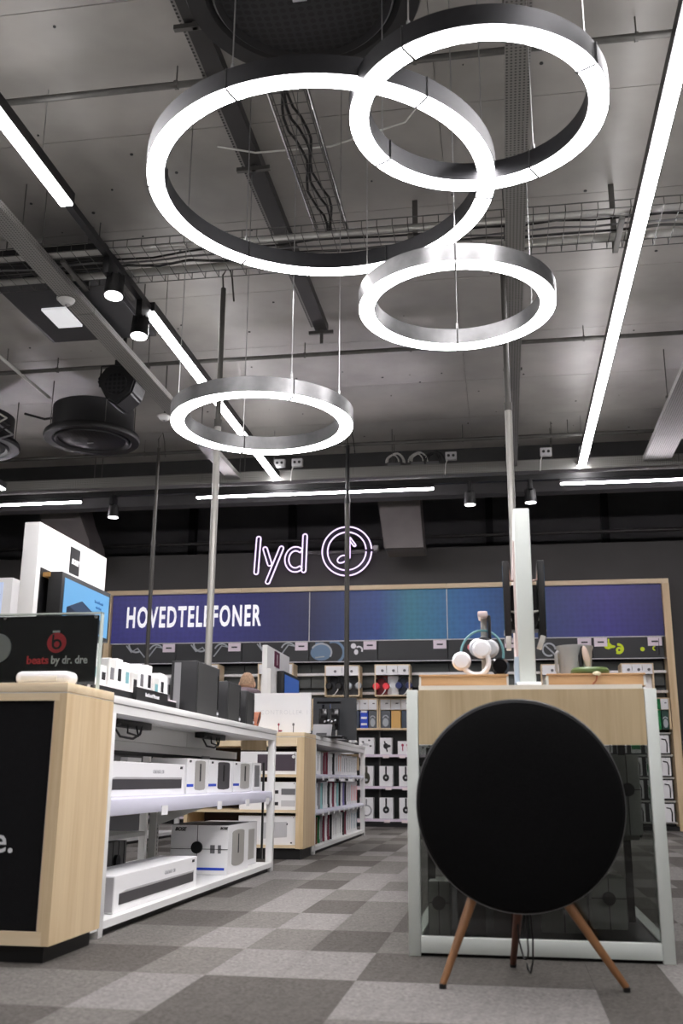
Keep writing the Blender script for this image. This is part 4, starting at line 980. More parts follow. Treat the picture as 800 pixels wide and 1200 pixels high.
obj('back_shelf', bx(-2.68, -2.24, 4.3, 7.44, .505, .525), OFFW, c1)
obj('back_shelf', bx(-2.58, -2.24, 4.3, 6.25, .30, .325), OFFW, c1)
obj('bar', cyl(NB(), (-2.0, 4.3, .775), (-2.0, 7.44, .775), .011, 8), BLACK, c1)
obj('bar_clip', bx(-2.02, -1.98, 6.55, 6.72, .755, .79), MIDG, c1)
obj('power_bar', bx(-1.765, -1.752, 7.36, 7.38, .09, .76), BLACK, c1)
for (y, lb) in ((4.9, 'black power adapter with looped cable under the counter top, near the wood end'), (6.35, 'black power adapter with looped cable under the counter top, farther along')):
    q = thing('power_adapter', lb, 'adapter', (-1.87, y, .84), 0, 'adapters hung under the counter top')
    obj('body', bx(-1.9, -1.84, y-.25, y+.25, .89, .924, r=.004), BLACK, q)
    obj('cable', tube(NB(), [(-1.84, y-.2, .9), (-1.83, y-.3, .88), (-1.83, y-.22, .84), (-1.83, y-.05, .835), (-1.83, y+.05, .86), (-1.84, y+.1, .9)], .006, 6), BLACK, q)
    obj('cable', tube(NB(), [(-1.84, y-.1, .9), (-1.82, y-.15, .86), (-1.82, y, .85), (-1.84, y+.02, .9)], .005, 6), BLACK, q)

def wood_end(x0, x1, y0, y1, ztop, zb, label):
    t = thing('oak_end_unit', label, 'cabinet', ((x0+x1)/2, (y0+y1)/2, 0), 0, 'oak end units of the counters')
    obj('top_slab', bx(x0, x1, y0, y1, ztop-.035, ztop, r=.002), WOODX, t)
    obj('white_line', bx(x0+.004, x1-.004, y0+.004, y1-.002, ztop-.04, ztop-.035), WHITE, t)  # thin white line under the top slab
    obj('side_panel', bx(x1-.03, x1, y0, y1, zb, ztop-.04), WOODZ, t)
    obj('side_panel', bx(x0, x0+.03, y0, y1, zb, ztop-.04), WOODZ, t)
    obj('plinth', bx(x0+.03, x1-.03, y0+.03, y1-.02, 0, zb), BLACK, t)
    return t
e1 = wood_end(-2.77, -1.645, 3.64, 4.11, 1.0, .06, 'oak end unit with a black cloth front panel at lower left')
obj('front_frame', bx(-2.74, -1.675, 3.64, 3.67, .932, .96), WOODX, e1); obj('front_frame', bx(-2.74, -1.675, 3.64, 3.67, .06, .108), WOODX, e1)
obj('front_stile', bx(-1.694, -1.6755, 3.64, 3.67, .108, .932), WOODZ, e1); obj('front_stile', bx(-2.739, -2.70, 3.64, 3.67, .108, .932), WOODZ, e1)
fp = obj('black_front_panel', bx(-2.70, -1.694, 3.65, 3.66, .108, .932), PANELB, e1)
obj('panel_edge', bx(-1.6985, -1.694, 3.646, 3.65, .108, .932), mat('edge_mauve', (150, 140, 150), .5), e1)
text('lettering', 'beats by dr. dre.', .132, mat('panel_white', (215, 215, 218), .5), fp, (-1.812, 3.648, .378), align='RIGHT', bold=.001)

# beats sign + pill speaker on the end unit
t = thing('acrylic_sign', 'black acrylic sign with a round red logo standing on the oak end unit', 'sign', (-2.2, 4.0, 1.0))
obj('sign_board', bx(-2.75, -1.688, 3.985, 3.995, 1.0, 1.315), mat('sign_black', (26, 26, 28), .25), t)
obj('acrylic_sheet', bx(-2.76, -1.672, 3.97, 3.976, 1.0, 1.325), CLEAR, t)
obj('edge', box(bx(-1.672, -1.667, 3.968, 3.996, 1.0, 1.325), -2.76, -1.667, 3.968, 3.996, 1.32, 1.326), mat('acrylic_edge', (190, 200, 192), .2), t)
for x, z in ((-1.69, 1.305), (-1.70, 1.015), (-2.1, 1.305)): obj('stud', disc(NB(), (x, 3.968, z), .007, -.006), CHROME, t)
lg = obj('logo_disc', disc(NB(), (-1.866, 3.984, 1.2), .043, -.002, seg=40), RED, t)
obj('logo_letter', box(lathe(NB(), (-1.864, 3.981, 1.193), [(.013, 0), (.022, 0), (.022, -.002), (.013, -.002), (.013, 0)], 28, 'Y'), -1.886, -1.878, 3.979, 3.981, 1.193, 1.235), BLACK, lg)
text('lettering', 'beats', .047, RED, t, (-1.896, 3.983, 1.112), align='RIGHT', bold=.0012)['label'] = 'red lettering'
text('lettering', 'by dr. dre', .047, WHITE2, t, (-1.886, 3.983, 1.112), align='LEFT', bold=.0008, sx=.87)['label'] = 'grey lettering'
obj('printed_earphone', ering(ering(NB(), (-2.13, 1.18), .06, .062, 3.984), (-2.18, 1.22), .04, .03, 3.983), LTG, t)
obj('printed_highlight', bx(-1.885, -1.855, 3.978, 3.984, 1.243, 1.251), WHITE2, t)
t = thing('capsule_speaker', 'white pill-shaped speaker lying on the oak end unit before the black sign', 'speaker', (-1.77, 3.74, 1.0))
bm = NB(); box(bm, -1.90, -1.672, 3.7, 3.8, 1.002, 1.052, r=.022, seg=5); obj('body', bm, WGL, t)
obj('grille', bx(-1.87, -1.72, 3.697, 3.7, 1.012, 1.032, r=.001), mat('warm_white', (225, 222, 215), .4), t)
obj('foot', bx(-1.86, -1.75, 3.72, 3.78, 1.0, 1.004), PINK, t)

# cartons in counter 1
def face_box(x0, x1, y0, y1, z0, z1, name, label, grp=None, m=None):
    t = thing(name, label, 'carton', ((x0+x1)/2, (y0+y1)/2, z0), 0, grp)
    return t, obj('carton_body', bx(x0, x1, y0, y1, z0, z1, r=.002, seg=1), m or WHITE2, t)
BAR = mat('bar_speaker_print', (62, 60, 62), .35); BARE = mat('bar_edge_print', (176, 174, 176), .4)
FAINT = mat('faint_grey_lettering', (188, 188, 190), .5)
def soundbar_carton(x0, x1, y0, y1, z0, z1, label):
    t, b_ = face_box(x0, x1, y0, y1, z0, z1, 'soundbar_carton', label, 'long bar speaker cartons')
    h = z1-z0; L = y1-y0
    obj('printed_bar_speaker', bx(x1, x1+.0015, y0+L*.05, y1-L*.05, z0+h*.2, z0+h*.50), BAR, b_)
    obj('printed_bar_top', prism(NB(), [(y0+L*.05, z0+h*.5), (y1-L*.05, z0+h*.5), (y1-L*.05, z0+h*.56), (y0+L*.12, z0+h*.56)], x1, x1+.002, 'X'), BARE, b_)
    text('lettering', 'CINEMATE 120', h*.16, FAINT, b_, (x1+.001, y0+L*.62, z0+h*.68), 'aisle')
    text('brand_lettering', 'BOSE', h*.11, DARK, b_, (x1+.001, y1-L*.06, z0+h*.84), 'aisle', shear=.3, bold=.0008)
soundbar_carton(-2.0, -1.785, 4.4, 5.58, .561, .722, 'long white bar speaker carton on the middle shelf of the left counter')
soundbar_carton(-1.96, -1.742, 4.50, 5.74, .063, .222, 'long white bar speaker carton on the base of the left counter')
obj('end_print', bx(-1.955, -1.747, 4.4985, 4.5, .07, .215), BARE, bpy.data.objects[[o.name for o in bpy.data.objects if o.name.startswith('carton_body')][-1]])
CANL = mat('can_silver', (168, 166, 160), .4); CAND = mat('can_dark', (62, 60, 62), .4)
for k, (a, b, m_, lb) in enumerate(((5.62, 6.03, CANL, 'white carton with a silver speaker picture, beside the long carton on the middle shelf'),
                                    (6.05, 6.60, CAND, 'white carton with a dark speaker picture, middle one of three'),
                                    (6.62, 7.12, CANL, 'white carton with a silver speaker picture, next to the end post'))):
    t, b_ = face_box(-2.0, -1.785, a, b, .561, .757, 'speaker_carton', lb, 'cartons on the middle shelf')
    w_ = b-a; X = -1.785
    pr = [(a+w_*(.36+.5*u), v) for u, v in ((0, .59), (.1, .582), (.5, .578), (.9, .582), (1, .59), (1, .74), (.9, .746), (.5, .748), (.1, .746), (0, .74))]
    c_ = obj('printed_speaker', prism(NB(), pr, X, X+.0015, 'X'), m_, b_)
    obj('printed_slot', bx(X+.0015, X+.003, a+w_*.58, a+w_*.64, .63, .73), BLACK, c_)
    obj('blue_label', bx(X, X+.0015, a+w_*.0, a+w_*.3, .60, .615), BLUE, b_)
    text('brand_lettering', 'BOSE', .018, DARK, b_, (X+.001, a+w_*.13, .735), 'aisle', shear=.3)
t, b_ = face_box(-2.0, -1.785, 7.15, 7.4, .561, .757, 'speaker_carton', 'narrow white carton half hidden by the end post of the left counter', 'cartons on the middle shelf')
obj('printed_speaker', bx(-1.785, -1.7835, 7.2, 7.34, .59, .74), GREYC, b_)
for (y, k) in ((4.95, 0), (5.95, 1), (6.62, 2), (7.2, 3)):
    obj('price_ticket', bx(-1.697, -1.693, y, y+.09, .47, .515), WHITE2, c1)
t, b_ = face_box(-2.12, -1.745, 6.4, 6.92, .063, .36, 'speaker_carton', 'big white speaker carton with a blue stripe and a round black security tag', 'big speaker cartons')
yf = 6.4
obj('blue_stripe', bx(-1.95, -1.765, yf-.0015, yf, .09, .105), BLUE, b_)
obj('taped_lid', bx(-2.12, -1.745, 6.4, 6.92, .36, .362), DARK, b_)
obj('small_picture', box(bx(-1.86, -1.83, yf-.0015, yf, .19, .24), -1.81, -1.79, yf-.0015, yf, .19, .24), GREYC, b_)
sc_ = obj('security_tag', disc(NB(), (-1.945, yf-.001, .225), .036, -.02), BLACK, b_)
obj('security_wire', box(bx(-2.12, -1.745, yf-.003, yf-.001, .214, .217), -1.947, -1.944, yf-.003, yf-.001, .065, .36), BLACK, sc_)
text('brand_lettering', 'BOSE', .03, DARK, b_, (-2.06, yf-.002, .325), shear=.3, bold=.001)
text('brand_lettering', 'BOSE', .02, DARK, b_, (-1.775, yf-.002, .335), shear=.3, bold=.001)
pr = [(6.65+.15*cos(pi+pi*i/10), .125-.022*sin(pi*i/10)) for i in range(11)]+[(6.65+.15*cos(pi*i/10), .31+.015*sin(pi*i/10)) for i in range(11)]
c_ = obj('printed_speaker', prism(NB(), pr, -1.745, -1.743, 'X'), CANL, b_); obj('printed_slot', bx(-1.743, -1.742, 6.64, 6.66, .18, .3), BLACK, c_)
t, b_ = face_box(-2.15, -1.8, 6.95, 7.38, .063, .35, 'speaker_carton', 'white carton behind the one with the blue stripe, against the end post', 'big speaker cartons')
obj('printed_speaker', bx(-1.8, -1.798, 7.05, 7.3, .1, .3), CANL, b_)
# back half of the counter: greyish cartons with black tags
BG = mat('grey_carton', (120, 120, 118), .6)
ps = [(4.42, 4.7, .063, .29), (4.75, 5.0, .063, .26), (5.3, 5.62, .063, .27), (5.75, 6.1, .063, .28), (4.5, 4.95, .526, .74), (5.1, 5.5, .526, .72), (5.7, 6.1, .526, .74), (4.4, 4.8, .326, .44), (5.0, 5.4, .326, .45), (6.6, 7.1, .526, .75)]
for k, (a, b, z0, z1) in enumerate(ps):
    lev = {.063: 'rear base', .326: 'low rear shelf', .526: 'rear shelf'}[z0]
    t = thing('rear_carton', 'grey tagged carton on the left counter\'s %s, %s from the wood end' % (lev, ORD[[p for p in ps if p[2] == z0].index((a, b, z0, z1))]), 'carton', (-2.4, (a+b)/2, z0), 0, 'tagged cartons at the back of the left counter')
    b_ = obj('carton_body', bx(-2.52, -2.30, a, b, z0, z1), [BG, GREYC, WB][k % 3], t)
    s_ = obj('security_tag', disc(NB(), (-2.299, (a+b)/2, (z0+z1)/2), .035, .02, 'X'), BLACK, b_)
    w_ = NB()
    for q in range(4): box(w_, -2.3, -2.297, a+.04+(b-a-.08)*q/3-.002, a+.04+(b-a-.08)*q/3+.002, z0, z1)
    obj('security_wire', w_, DARK, s_)
t = thing('price_card_box', 'small grey carton with a white price card beside the long low carton', 'carton', (-2.1, 4.62, .063))
b_ = obj('carton_body', bx(-2.2, -2.03, 4.55, 4.75, .063, .30), GREYC, t); c_ = obj('price_card', bx(-2.15, -2.06, 4.547, 4.55, .2, .29), WHITE2, b_)
text('price_number', '99,-', .04, DARK, c_, (-2.105, 4.546, .225), bold=.001)

# things standing on counter 1
t = thing('display_tower', 'tall white display tower with a black logo plate at upper left', 'display tower', (-2.2, 4.75, 1.0))
obj('tower_body', bx(-2.24, -2.16, 4.33, 5.16, 1.0, 1.83, r=.004), WHITE, t)
obj('recess', bx(-2.16, -2.155, 4.37, 4.95, 1.02, 1.615), BLACK, t)
obj('recess_wood_strip', bx(-2.155, -2.12, 4.39, 4.75, 1.575, 1.595), wood('strip_gold', (190, 150, 90), (160, 120, 60), 'Y'), t)  # wooden strip across the black recess panel
lp = obj('logo_plate', bx(-2.16, -2.157, 4.685, 4.80, 1.655, 1.79), BLACK, t)
text('brand_lettering', 'BOSE', .035, mat('logo_white', (240, 240, 240), .5, emit=.2), lp, (-2.156, 4.742, 1.705), 'aisle', shear=.3, bold=.002)
t = thing('monitor', 'monitor with a blue screen showing a black box, on the tall white tower', 'monitor', (-2.08, 4.7, 1.3))
obj('casing', bx(-2.13, -2.06, 4.40, 5.01, 1.335, 1.60, r=.004), BLACK, t)
SCR = mat('screen_sky_blue', (84, 134, 172), .3, emit=.28)
sc = obj('screen', bx(-2.06, -2.058, 4.43, 4.985, 1.355, 1.575), SCR, t)
obj('pictured_box', prism(NB(), [(4.47, 1.44), (4.64, 1.495), (4.93, 1.42), (4.93, 1.365), (4.8, 1.36), (4.47, 1.39)], -2.058, -2.056, 'X'), mat('screen_navy', (30, 40, 56), .3), sc)
obj('pictured_box_top', prism(NB(), [(4.49, 1.445), (4.64, 1.49), (4.9, 1.41), (4.76, 1.39)], -2.056, -2.055, 'X'), mat('screen_slate', (46, 62, 84), .3), sc)
text('screen_caption', 'SoundTouch', .022, mat('screen_caption', (60, 110, 160), .4), sc, (-2.057, 4.85, 1.515), 'aisle'); text('screen_caption', 'wireless', .022, MATS['screen_caption'], sc, (-2.057, 4.85, 1.488), 'aisle')
t = thing('display_stand_tray', 'long black stepped tray with small white gadgets behind the black sign', 'display tray', (-2.0, 5.2, 1.0))
obj('tray_body', bx(-2.12, -1.90, 4.55, 5.85, 1.0, 1.075), BLACK, t); obj('tray_lip', bx(-2.12, -1.90, 4.55, 5.85, 1.075, 1.083), mat('lip_white_pink', (235, 225, 228), .4), t)
lb_ = obj('label_plate', bx(-1.90, -1.88, 5.0, 5.5, 1.03, 1.105), BLACK, t)
text('lettering', 'BeoSound Moment', .028, LTG, lb_, (-1.879, 5.24, 1.066), 'aisle', bold=.0006)
rn = random.Random(11)
gd = [(4.62, .16), (4.74, .13), (4.85, .19), (4.95, .20), (5.06, .19), (5.18, .14), (5.28, .21), (5.4, .22), (5.52, .15), (5.62, .19), (5.74, .18)]
for k, (y, h) in enumerate(gd):
    t = thing('gadget_carton', 'small white gadget carton on the black tray behind the sign, %s from the left' % ORD[k], 'carton', (-2.0, y, 1.083), 0, 'small gadgets on the black tray')
    b_ = obj('carton_body', bx(-2.04, -1.96, y-.04, y+.04, 1.083, 1.083+h*.8, r=.004, seg=1), [WHITE2, WHITE2, OFFW][k % 3], t)
    obj('printed_picture', bx(-1.96, -1.958, y-.022, y+.022, 1.09+h*.2, 1.083+h*.55), [TEALP, DARK2, GREYC, DARK2][k % 4], b_)
def tall_speaker(x, y, w_, d, h, label, z=1.0):
    t = thing('bookshelf_speaker', label, 'speaker', (x, y, z), 0, 'dark speakers on the left counter')
    bm = NB(); box(bm, x-d/2, x+d/2, y-w_/2, y+w_/2, z, z+h, r=.006); b_ = obj('cabinet', bm, DARK2, t)
    obj('front_cloth', bx(x+d/2, x+d/2+.006, y-w_/2+.008, y+w_/2-.06, z+.01, z+h-.01), mat('charcoal_cloth', (46, 46, 45), .9, var=.1, vscale=200), b_)
    obj('slot', bx(x+d/2, x+d/2+.008, y+w_/2-.05, y+w_/2-.035, z+.06, z+h-.05), BLACK, b_)
    obj('emblem', bx(x+d/2, x+d/2+.009, y+w_/2-.055, y+w_/2-.03, z+.03, z+.045), LTG, b_)
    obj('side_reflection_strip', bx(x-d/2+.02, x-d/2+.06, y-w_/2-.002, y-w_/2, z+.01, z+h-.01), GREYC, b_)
tall_speaker(-1.86, 5.95, .48, .16, .32, 'largest dark grey speaker on the left counter, before the pale pole')
tall_speaker(-1.87, 6.62, .34, .15, .27, 'dark grey speaker just right of the pale pole')
tall_speaker(-1.87, 7.06, .24, .15, .25, 'dark speaker at the far end of the left counter')
t = thing('leather_strap', 'folded tan leather strap standing at the far end of the left counter', 'strap', (-1.77, 7.3, 1.0))
bm = NB(); pts = [(-1.80, 7.18, 1.004), (-1.795, 7.22, 1.06), (-1.78, 7.28, 1.12), (-1.765, 7.33, 1.125), (-1.765, 7.32, 1.08), (-1.79, 7.24, 1.01)]
bm = NB(); prism(bm, [(y, z) for _, y, z in pts], -1.83, -1.78, 'X'); obj('strap', bm, LEATHER, t)
obj('dark_fold', prism(NB(), [(7.2, 1.03), (7.235, 1.04), (7.285, 1.11), (7.27, 1.112)], -1.78, -1.778, 'X'), DARK, t)

# ================================================================== COUNTER 2 (farther)
c2 = counter(9.12, 12.42, 1.03, 'farther white counter stocked with thin upright packages', (.69, .37), 'shop_counter', x0=-2.62, gap=.068)
obj('end_apron', bx(-2.6, -1.76, 12.3, 12.33, .75, .94), WOODZ, c2)
obj('divider', bx(-2.2, -2.15, 9.2, 12.3, .062, .95), DARK2, c2)
for z in (.69, .37):
    for k in range(9): obj('price_ticket', bx(-1.702, -1.699, 9.5+.32*k, 9.58+.32*k, z-.055, z-.02), WHITE2, c2)
e2 = wood_end(-2.72, -1.685, 8.52, 9.05, 1.03, .085, 'oak end unit with three open niches holding white cartons')
for z in (.915, .66, .37, .09): obj('niche_shelf', bx(-2.69, -1.751, 8.52, 9.03, z, z+.022 if z < .9 else z+.074), WOODX, e2)
obj('stile', bx(-1.75, -1.7155, 8.521, 8.55, .086, .989), WOODZ, e2)
obj('back_board', bx(-2.69, -1.716, 9.03, 9.045, .112, .91), mat('niche_dark', (60, 44, 38), .7), e2)
for (z0, z1, lb) in ((.683, .87, 'white carton with a dark square speaker picture, top niche of the far oak end unit'), (.393, .62, 'white carton with two small pictures, middle niche of the far oak end unit'), (.113, .345, 'white carton with a pale speaker picture, bottom niche of the far oak end unit')):
    t, b_ = face_box(-2.25, -1.735, 8.56, 8.9, z0, z1, 'speaker_carton', lb, 'cartons in the far oak end unit')
    h = z1-z0; Y = 8.56
    if z0 > .6:
        p_ = obj('printed_speaker', bx(-2.1, -1.77, Y-.0015, Y, z0+h*.15, z0+h*.88), mat('plum_grey', (70, 60, 70), .5), b_); obj('printed_dot', disc(NB(), (-1.785, Y-.002, z0+h*.78), .014, -.002), WHITE, p_)
    elif z0 > .3:
        for q in (0, 1):
            obj('printed_speaker', bx(-1.885, -1.765, Y-.0015, Y, z0+h*(.12+.42*q), z0+h*(.34+.42*q)), [LTG, GREYC][q], b_); obj('dark_label', bx(-2.0, -1.91, Y-.0015, Y, z0+h*(.16+.42*q), z0+h*(.28+.42*q)), DARK2, b_)
    else:
        obj('printed_speaker', prism(NB(), [(-2.05, z0+h*.2), (-1.83, z0+h*.27), (-1.83, z0+h*.8), (-2.05, z0+h*.76)], Y-.0015, Y), LTG, b_); obj('printed_dot', box(bx(-1.835, -1.825, Y-.002, Y, z0+h*.68, z0+h*.75), -1.8, -1.785, Y-.002, Y, z0+h*.05, z0+h*.1), DARK, b_)
    obj('hole', disc(NB(), (-1.775, Y-.001, z1-.012), .004, -.002), DARK, b_)
PKC = [WHITE2, WHITE2, mat('pk_violet', (120, 112, 165), .5), WHITE2, DARK2, WHITE2, WHITE2, mat('pk_maroon', (120, 40, 60), .5), WHITE2, DARK2, WHITE2, mat('pk_aqua', (150, 200, 200), .5), MIDG, WHITE2]
base_pk = {}
for r, (z, h0) in enumerate(((.691, .215), (.371, .25), (.063, .25))):
    n = 22
    for k in range(n):
        y = 9.3+k*.135
        m_ = PKC[rn.randrange(len(PKC))]; pic = None
        if r == 2 and k < 4: m_ = mat('pk_green', (40, 110, 60), .5) if k != 2 else mat('pk_brown', (120, 70, 40), .5)
        if r == 0 and k in (11, 12): m_ = WHITE2; pic = ORANGE
        if r == 1 and k >= 18: m_ = WHITE2; pic = RED
        if r == 2 and k >= 18: m_ = WHITE2; pic = mat('pk_teal', (60, 120, 150), .5)
        if r == 0 and k > 13: m_ = WHITE2; pic = DARK2
        h = h0*(1.1 if pic is ORANGE else .95 if k % 3 else 1)
        t = thing('phone_case_pack', 'thin upright package, far counter\'s %s level, %s from the near end' % (['top', 'middle', 'bottom'][r], ORD[k] if k < 20 else ['last but one', 'last'][k-20]), 'package', (-1.85, y, z), 0, 'thin packages in the far counter')
        b_ = obj('pack_body', bx(-2.02, -1.76, y-.016, y+.016, z, z+h), m_, t)
        # front (towards the viewer) picture and spine stripe
        obj('spine_print', bx(-1.76, -1.7585, y-.012, y+.004, z+h*.15, z+h*.85), [DARK2, MIDG, DARK2, LTG][k % 4] if not pic else pic, b_)
        obj('pack_picture', bx(-1.86, -1.80, y-.018, y-.016, z+h*.15, z+h*.8), pic or [DARK2, GREYC, PK, DARK2][k % 4], b_)
# on counter 2
t = thing('white_poster_board', 'wide white board with faint lettering on the near end of the far counter', 'sign board', (-1.98, 8.7, 1.03))
obj('board', bx(-2.52, -1.665, 8.68, 8.71, 1.031, 1.375), mat('board_white', (242, 242, 242), .4), t)
text('lettering', 'CONTROLLER 1', .055, mat('very_faint_grey', (226, 226, 228), .5), t, (-1.9, 8.679, 1.19), spacing=1.2, sx=.95)
obj('printed_dot', disc(NB(), (-1.76, 8.68, 1.21), .006, -.001), GREYC, t)
solo('red_earphone', cyl(ellip(ellip(NB(), (-1.93, 8.6, 1.1), (.009, .009, .012)), (-1.91, 8.58, 1.045), (.018, .012, .008)), (-1.93, 8.6, 1.03), (-1.93, 8.6, 1.1), .003, 6), mat('dusty_red', (150, 50, 70), .4), 'tiny red earphone on the oak end unit before the white board', 'earphone')
solo('grey_earphone', cyl(ellip(NB(), (-1.8, 8.6, 1.1), (.01, .009, .013)), (-1.8, 8.6, 1.03), (-1.8, 8.6, 1.1), .004, 6), GREYC, 'tiny grey earphone on its clear holder before the white board', 'earphone')
t = thing('display_tower', 'smaller white display tower with a dark red logo plate on the far counter', 'display tower', (-2.2, 9.7, 1.03))
obj('tower_body', bx(-2.24, -2.19, 9.2, 10.2, 1.031, 1.87, r=.004), WHITE, t); obj('side_frame', bx(-2.19, -2.15, 9.2, 9.24, 1.031, 1.65), WHITE, t)
lp = obj('logo_plate', bx(-2.19, -2.186, 9.5, 9.72, 1.70, 1.85), mat('logo_plum', (100, 20, 60), .5), t)
text('brand_lettering', '1', .14, WHITE, lp, (-2.185, 9.61, 1.725), 'aisle', bold=.004)
t = thing('monitor', 'monitor with a deep blue screen on the smaller white tower', 'monitor', (-2.1, 10, 1.3))
obj('casing', bx(-2.185, -2.12, 9.62, 10.4, 1.33, 1.67, r=.004), BLACK, t); obj('screen', bx(-2.12, -2.118, 9.67, 10.36, 1.36, 1.64), mat('screen_deep_blue', (36, 80, 150), .3, emit=.3), t)
t = thing('accessory_stand', 'glossy black headphone display on the far counter, left of the dark pole', 'display stand', (-1.75, 9.9, 1.03))
obj('back_plate', bx(-1.95, -1.5, 10.3, 10.33, 1.031, 1.46), mat('smoke_plate', (70, 72, 74), .25), t)
obj('base', bx(-1.92, -1.58, 9.9, 10.2, 1.031, 1.06, r=.004), BLACKG, t)
for (x, h) in ((-1.8, .34), (-1.72, .36), (-1.66, .3)): obj('stem', cyl(NB(), (x, 10.05, 1.06), (x, 10.05, 1.03+h), .012, 10), CHROME if x > -1.75 else BLACKG, t)
obj('top_bar', bx(-1.86, -1.62, 10.03, 10.07, 1.38, 1.40), BLACKG, t)
for x in (-1.8, -1.68): obj('black_block', bx(x-.04, x+.04, 10.02, 10.1, 1.12, 1.33, r=.006), BLACKG, t)
for q in range(4): obj('chrome_bead', ellip(NB(), (-1.77+.035*q, 9.99, 1.2+.01*(q % 2)), (.014, .014, .014), 10, 8), CHROME, t)
t = thing('tablet', 'grey tablet tilted on its stand right of the white board', 'tablet', (-1.72, 9.3, 1.03))
bm = bx(-1.78, -1.6, -.006, .006, 0, .13, r=.002); bm.transform(Matrix.Translation((0, 9.35, 1.035)) @ Matrix.Rotation(rad(-35), 4, 'X')); obj('screen_slab', bm, MIDG, t)
obj('stand', prism(NB(), [(9.33, 1.031), (9.46, 1.031), (9.42, 1.12)], -1.74, -1.64, 'X'), DARK, t)
for k, (x, y) in enumerate(((-1.72, 10.75), (-1.66, 11.2), (-1.73, 11.6), (-1.64, 11.95))):
    t = thing('earphones', 'small coiled earphones on the far counter, %s along from the glossy display' % ORD[k], 'earphones', (x, y, 1.03), 0, 'earphones along the far counter')
    obj('cord_coil', tube(NB(), [(x+.04*cos(a*.6), y+.05*sin(a*.6), 1.036+.001*a) for a in range(20)], .006, 6), [DARK, LTG][k % 2], t)
    for s in (-1, 1): obj('ear_bud', ellip(NB(), (x+s*.03, y-.05, 1.048), (.016, .018, .015), 10, 8), [BLACKG, WHITE][k % 2], t)

# ================================================================== FAR-LEFT COUNTER
c3 = counter(7.6, 11.6, 1.03, 'third white counter standing behind the left counter', (.6,), 'shop_counter', -4.75, -3.75)
obj('divider', bx(-4.3, -4.2, 7.7, 11.5, .062, .95), GREYC, c3)
for k in range(6):
    y = 7.9+.6*k
    t = thing('speaker_carton', 'grey carton inside the third counter, %s from the near end' % ORD[k], 'carton', (-3.95, y, .6), 0, 'cartons inside the third counter')
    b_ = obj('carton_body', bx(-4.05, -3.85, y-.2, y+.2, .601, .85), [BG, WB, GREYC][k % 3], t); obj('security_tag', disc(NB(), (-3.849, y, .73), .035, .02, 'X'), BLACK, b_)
t = thing('lit_display', 'white display with a pale blue picture at the left edge, before the second wall unit', 'display tower', (-4.25, 7.8, 1.03))
obj('tower_body', bx(-4.75, -4.07, 7.75, 7.9, 1.031, 2.28, r=.004), WHITE, t)
p_ = obj('picture', bx(-4.73, -4.15, 7.745, 7.75, 1.5, 2.24), mat('pale_blue_picture', (196, 210, 235), .4, emit=.2), t)
obj('picture_figure', prism(NB(), [(-4.3, 1.85), (-4.2, 1.9), (-4.17, 2.14), (-4.22, 2.14)], 7.743, 7.745), mat('picture_lilac', (150, 160, 205), .5), p_)
t = thing('white_toy_speaker', 'small white and black gadget beside the tall tower at the left edge', 'speaker', (-3.85, 7.8, 1.03))
obj('stand', bx(-4.15, -3.9, 7.63, 7.74, 1.031, 1.78), WHITE, t); obj('cap', ellip(NB(), (-4.0, 7.68, 1.80), (.12, .05, .05)), BLACKG, t)

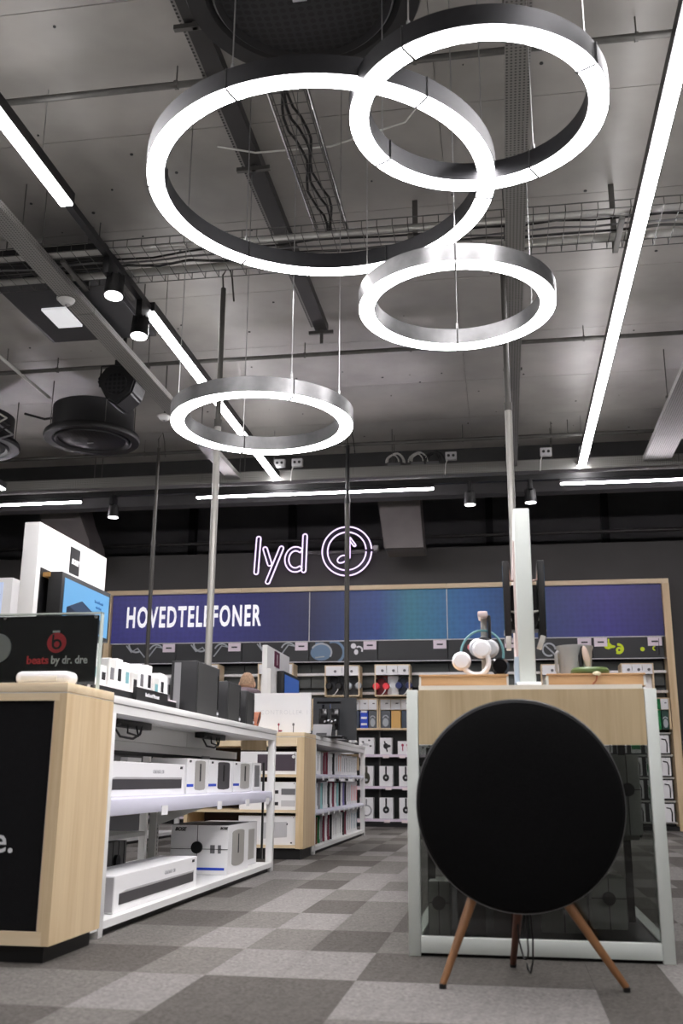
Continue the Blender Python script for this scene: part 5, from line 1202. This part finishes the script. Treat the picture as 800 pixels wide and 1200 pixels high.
# ================================================================== PERSON
def person():
    t = thing('person', 'person with very short brown hair and mauve grey jacket, seen from behind', 'person', (-2.86, 11, 0))
    x0, y0 = -2.86, 11.0
    sk = bpy.data.meshes.new('body'); V = []; E = []; Rr = []
    def v(x, y, z, r): V.append((x+x0, y+y0, z)); Rr.append(r); return len(V)-1
    pel = v(0, 0, .93, .14); wa = v(0, 0, 1.08, .135); ch = v(0, .01, 1.32, .16); nb = v(0, .02, 1.51, .09); nk = v(0, .04, 1.56, .058); hd = v(0, .07, 1.62, .06)
    E += [(pel, wa), (wa, ch), (ch, nb), (nb, nk), (nk, hd)]
    for s in (-1, 1):
        sh = v(s*.155, .01, 1.50, .08); el = v(s*.21, .06, 1.2, .05); wr = v(s*.14, .28, 1.16, .032); pm = v(s*.11, .36, 1.2, .035); E += [(nb, sh), (sh, el), (el, wr), (wr, pm)]
        for f_, (fx, fz) in enumerate(((-.03, .0), (-.01, .012), (.01, .012), (.03, .004))):
            a = v(s*.11+fx, .41, 1.21+fz, .0095); b = v(s*.11+fx-s*.01, .44, 1.235+fz, .009); c = v(s*.11+fx-s*.02, .44, 1.262+fz-.006*abs(f_-1.5), .008); E += [(pm, a), (a, b), (b, c)]
        a = v(s*.07, .37, 1.225, .011); b = v(s*.045, .39, 1.25, .009); E += [(pm, a), (a, b)]
        hp = v(s*.1, 0, .88, .1); kn = v(s*.11, .02, .49, .062); an = v(s*.11, -.02, .09, .042); ft = v(s*.13, .12, .045, .04); E += [(pel, hp), (hp, kn), (kn, an), (an, ft)]
    sk.from_pydata(V, E, []); o = bpy.data.objects.new('tmp', sk); C.objects.link(o)
    m = o.modifiers.new('s', 'SKIN'); 
    for i, r in enumerate(Rr): sk.skin_vertices[0].data[i].radius = (r, r*.82 if i in (0, 1, 2) else r)
    sk.skin_vertices[0].data[0].use_root = True
    m2 = o.modifiers.new('u', 'SUBSURF'); m2.levels = 2; m2.render_levels = 2
    dg = bpy.context.evaluated_depsgraph_get(); me = bpy.data.meshes.new_from_object(o.evaluated_get(dg)); bpy.data.objects.remove(o)
    bm = bmesh.new(); bm.from_mesh(me); bpy.data.meshes.remove(me); bm.transform(ROOT[t.name].inverted())
    # head: shaped sphere joined to the body mesh
    hc = Vector((0, .075, 1.69)); h = bmesh.new(); bmesh.ops.create_uvsphere(h, u_segments=28, v_segments=20, radius=1)
    for q in h.verts:
        c = q.co; y = c.y*.1; x = c.x*.083; z = c.z*.118
        if c.z < -.2: x *= 1-.22*(-c.z-.2); y = y*(1-.12*(-c.z-.2))+.012*(-c.z-.2)
        if c.y > .9 and -.35 < c.z < .02: y += .016*(1-abs(c.z+.18)/.2) if abs(c.x) < .22 else 0
        if c.y > .7 and .02 < c.z < .25 and .2 < abs(c.x) < .6: y -= .008
        q.co = hc+Vector((x, y, z))
    merge(bm, h)
    for s in (-1, 1): ellip(bm, hc+Vector((s*.086, -.005, -.02)), (.012, .02, .033), 10, 8)
    me = mesh_from(bm, 'body'); me.materials.append(SKIN); me.materials.append(JACKET); me.materials.append(JEANS); me.materials.append(BLACK); smooth(me, 60)
    for p in me.polygons:
        c = p.center
        if c.z < .075 and abs(c.x) < .3: p.material_index = 3
        elif c.z < .93: p.material_index = 2
        elif c.z < 1.585 and c.y < .3 and not (c.z > 1.56 and abs(c.x) < .05 and c.y > .1): p.material_index = 1
    b = bpy.data.objects.new('body', me); C.objects.link(b); b.parent = t; ROOT[b.name] = ROOT[t.name]
    hr = bmesh.new(); bmesh.ops.create_uvsphere(hr, u_segments=24, v_segments=16, radius=1)
    bmesh.ops.delete(hr, geom=[q for q in hr.verts if q.co.z < -.3 or (q.co.y > .35 and q.co.z < .5)], context='VERTS')
    for q in hr.verts: q.co = Vector((x0, y0, 0))+hc+Vector((q.co.x*.0848, q.co.y*.103-.001, q.co.z*.1205))
    obj('hair', hr, HAIR, t)
    M0 = Vector((x0, y0, 0))+hc
    for s in (-1, 1): obj('eye', ellip(NB(), M0+Vector((s*.03, .087, .012)), (.012, .008, .007), 10, 8), BLACK, t)
    obj('mouth', ellip(NB(), M0+Vector((0, .092, -.062)), (.022, .006, .005), 10, 8), mat('lips', (150, 80, 74), .5), t)
    obj('hood', ellip(NB(), (x0, y0-.03, 1.565), (.19, .12, .07)), JACKET, t)
    obj('collar', lathe(NB(), (x0, y0+.04, 1.55), [(.066, 0), (.105, -.02), (.09, .035), (.07, .04)], 24), JACKET, t)
person()
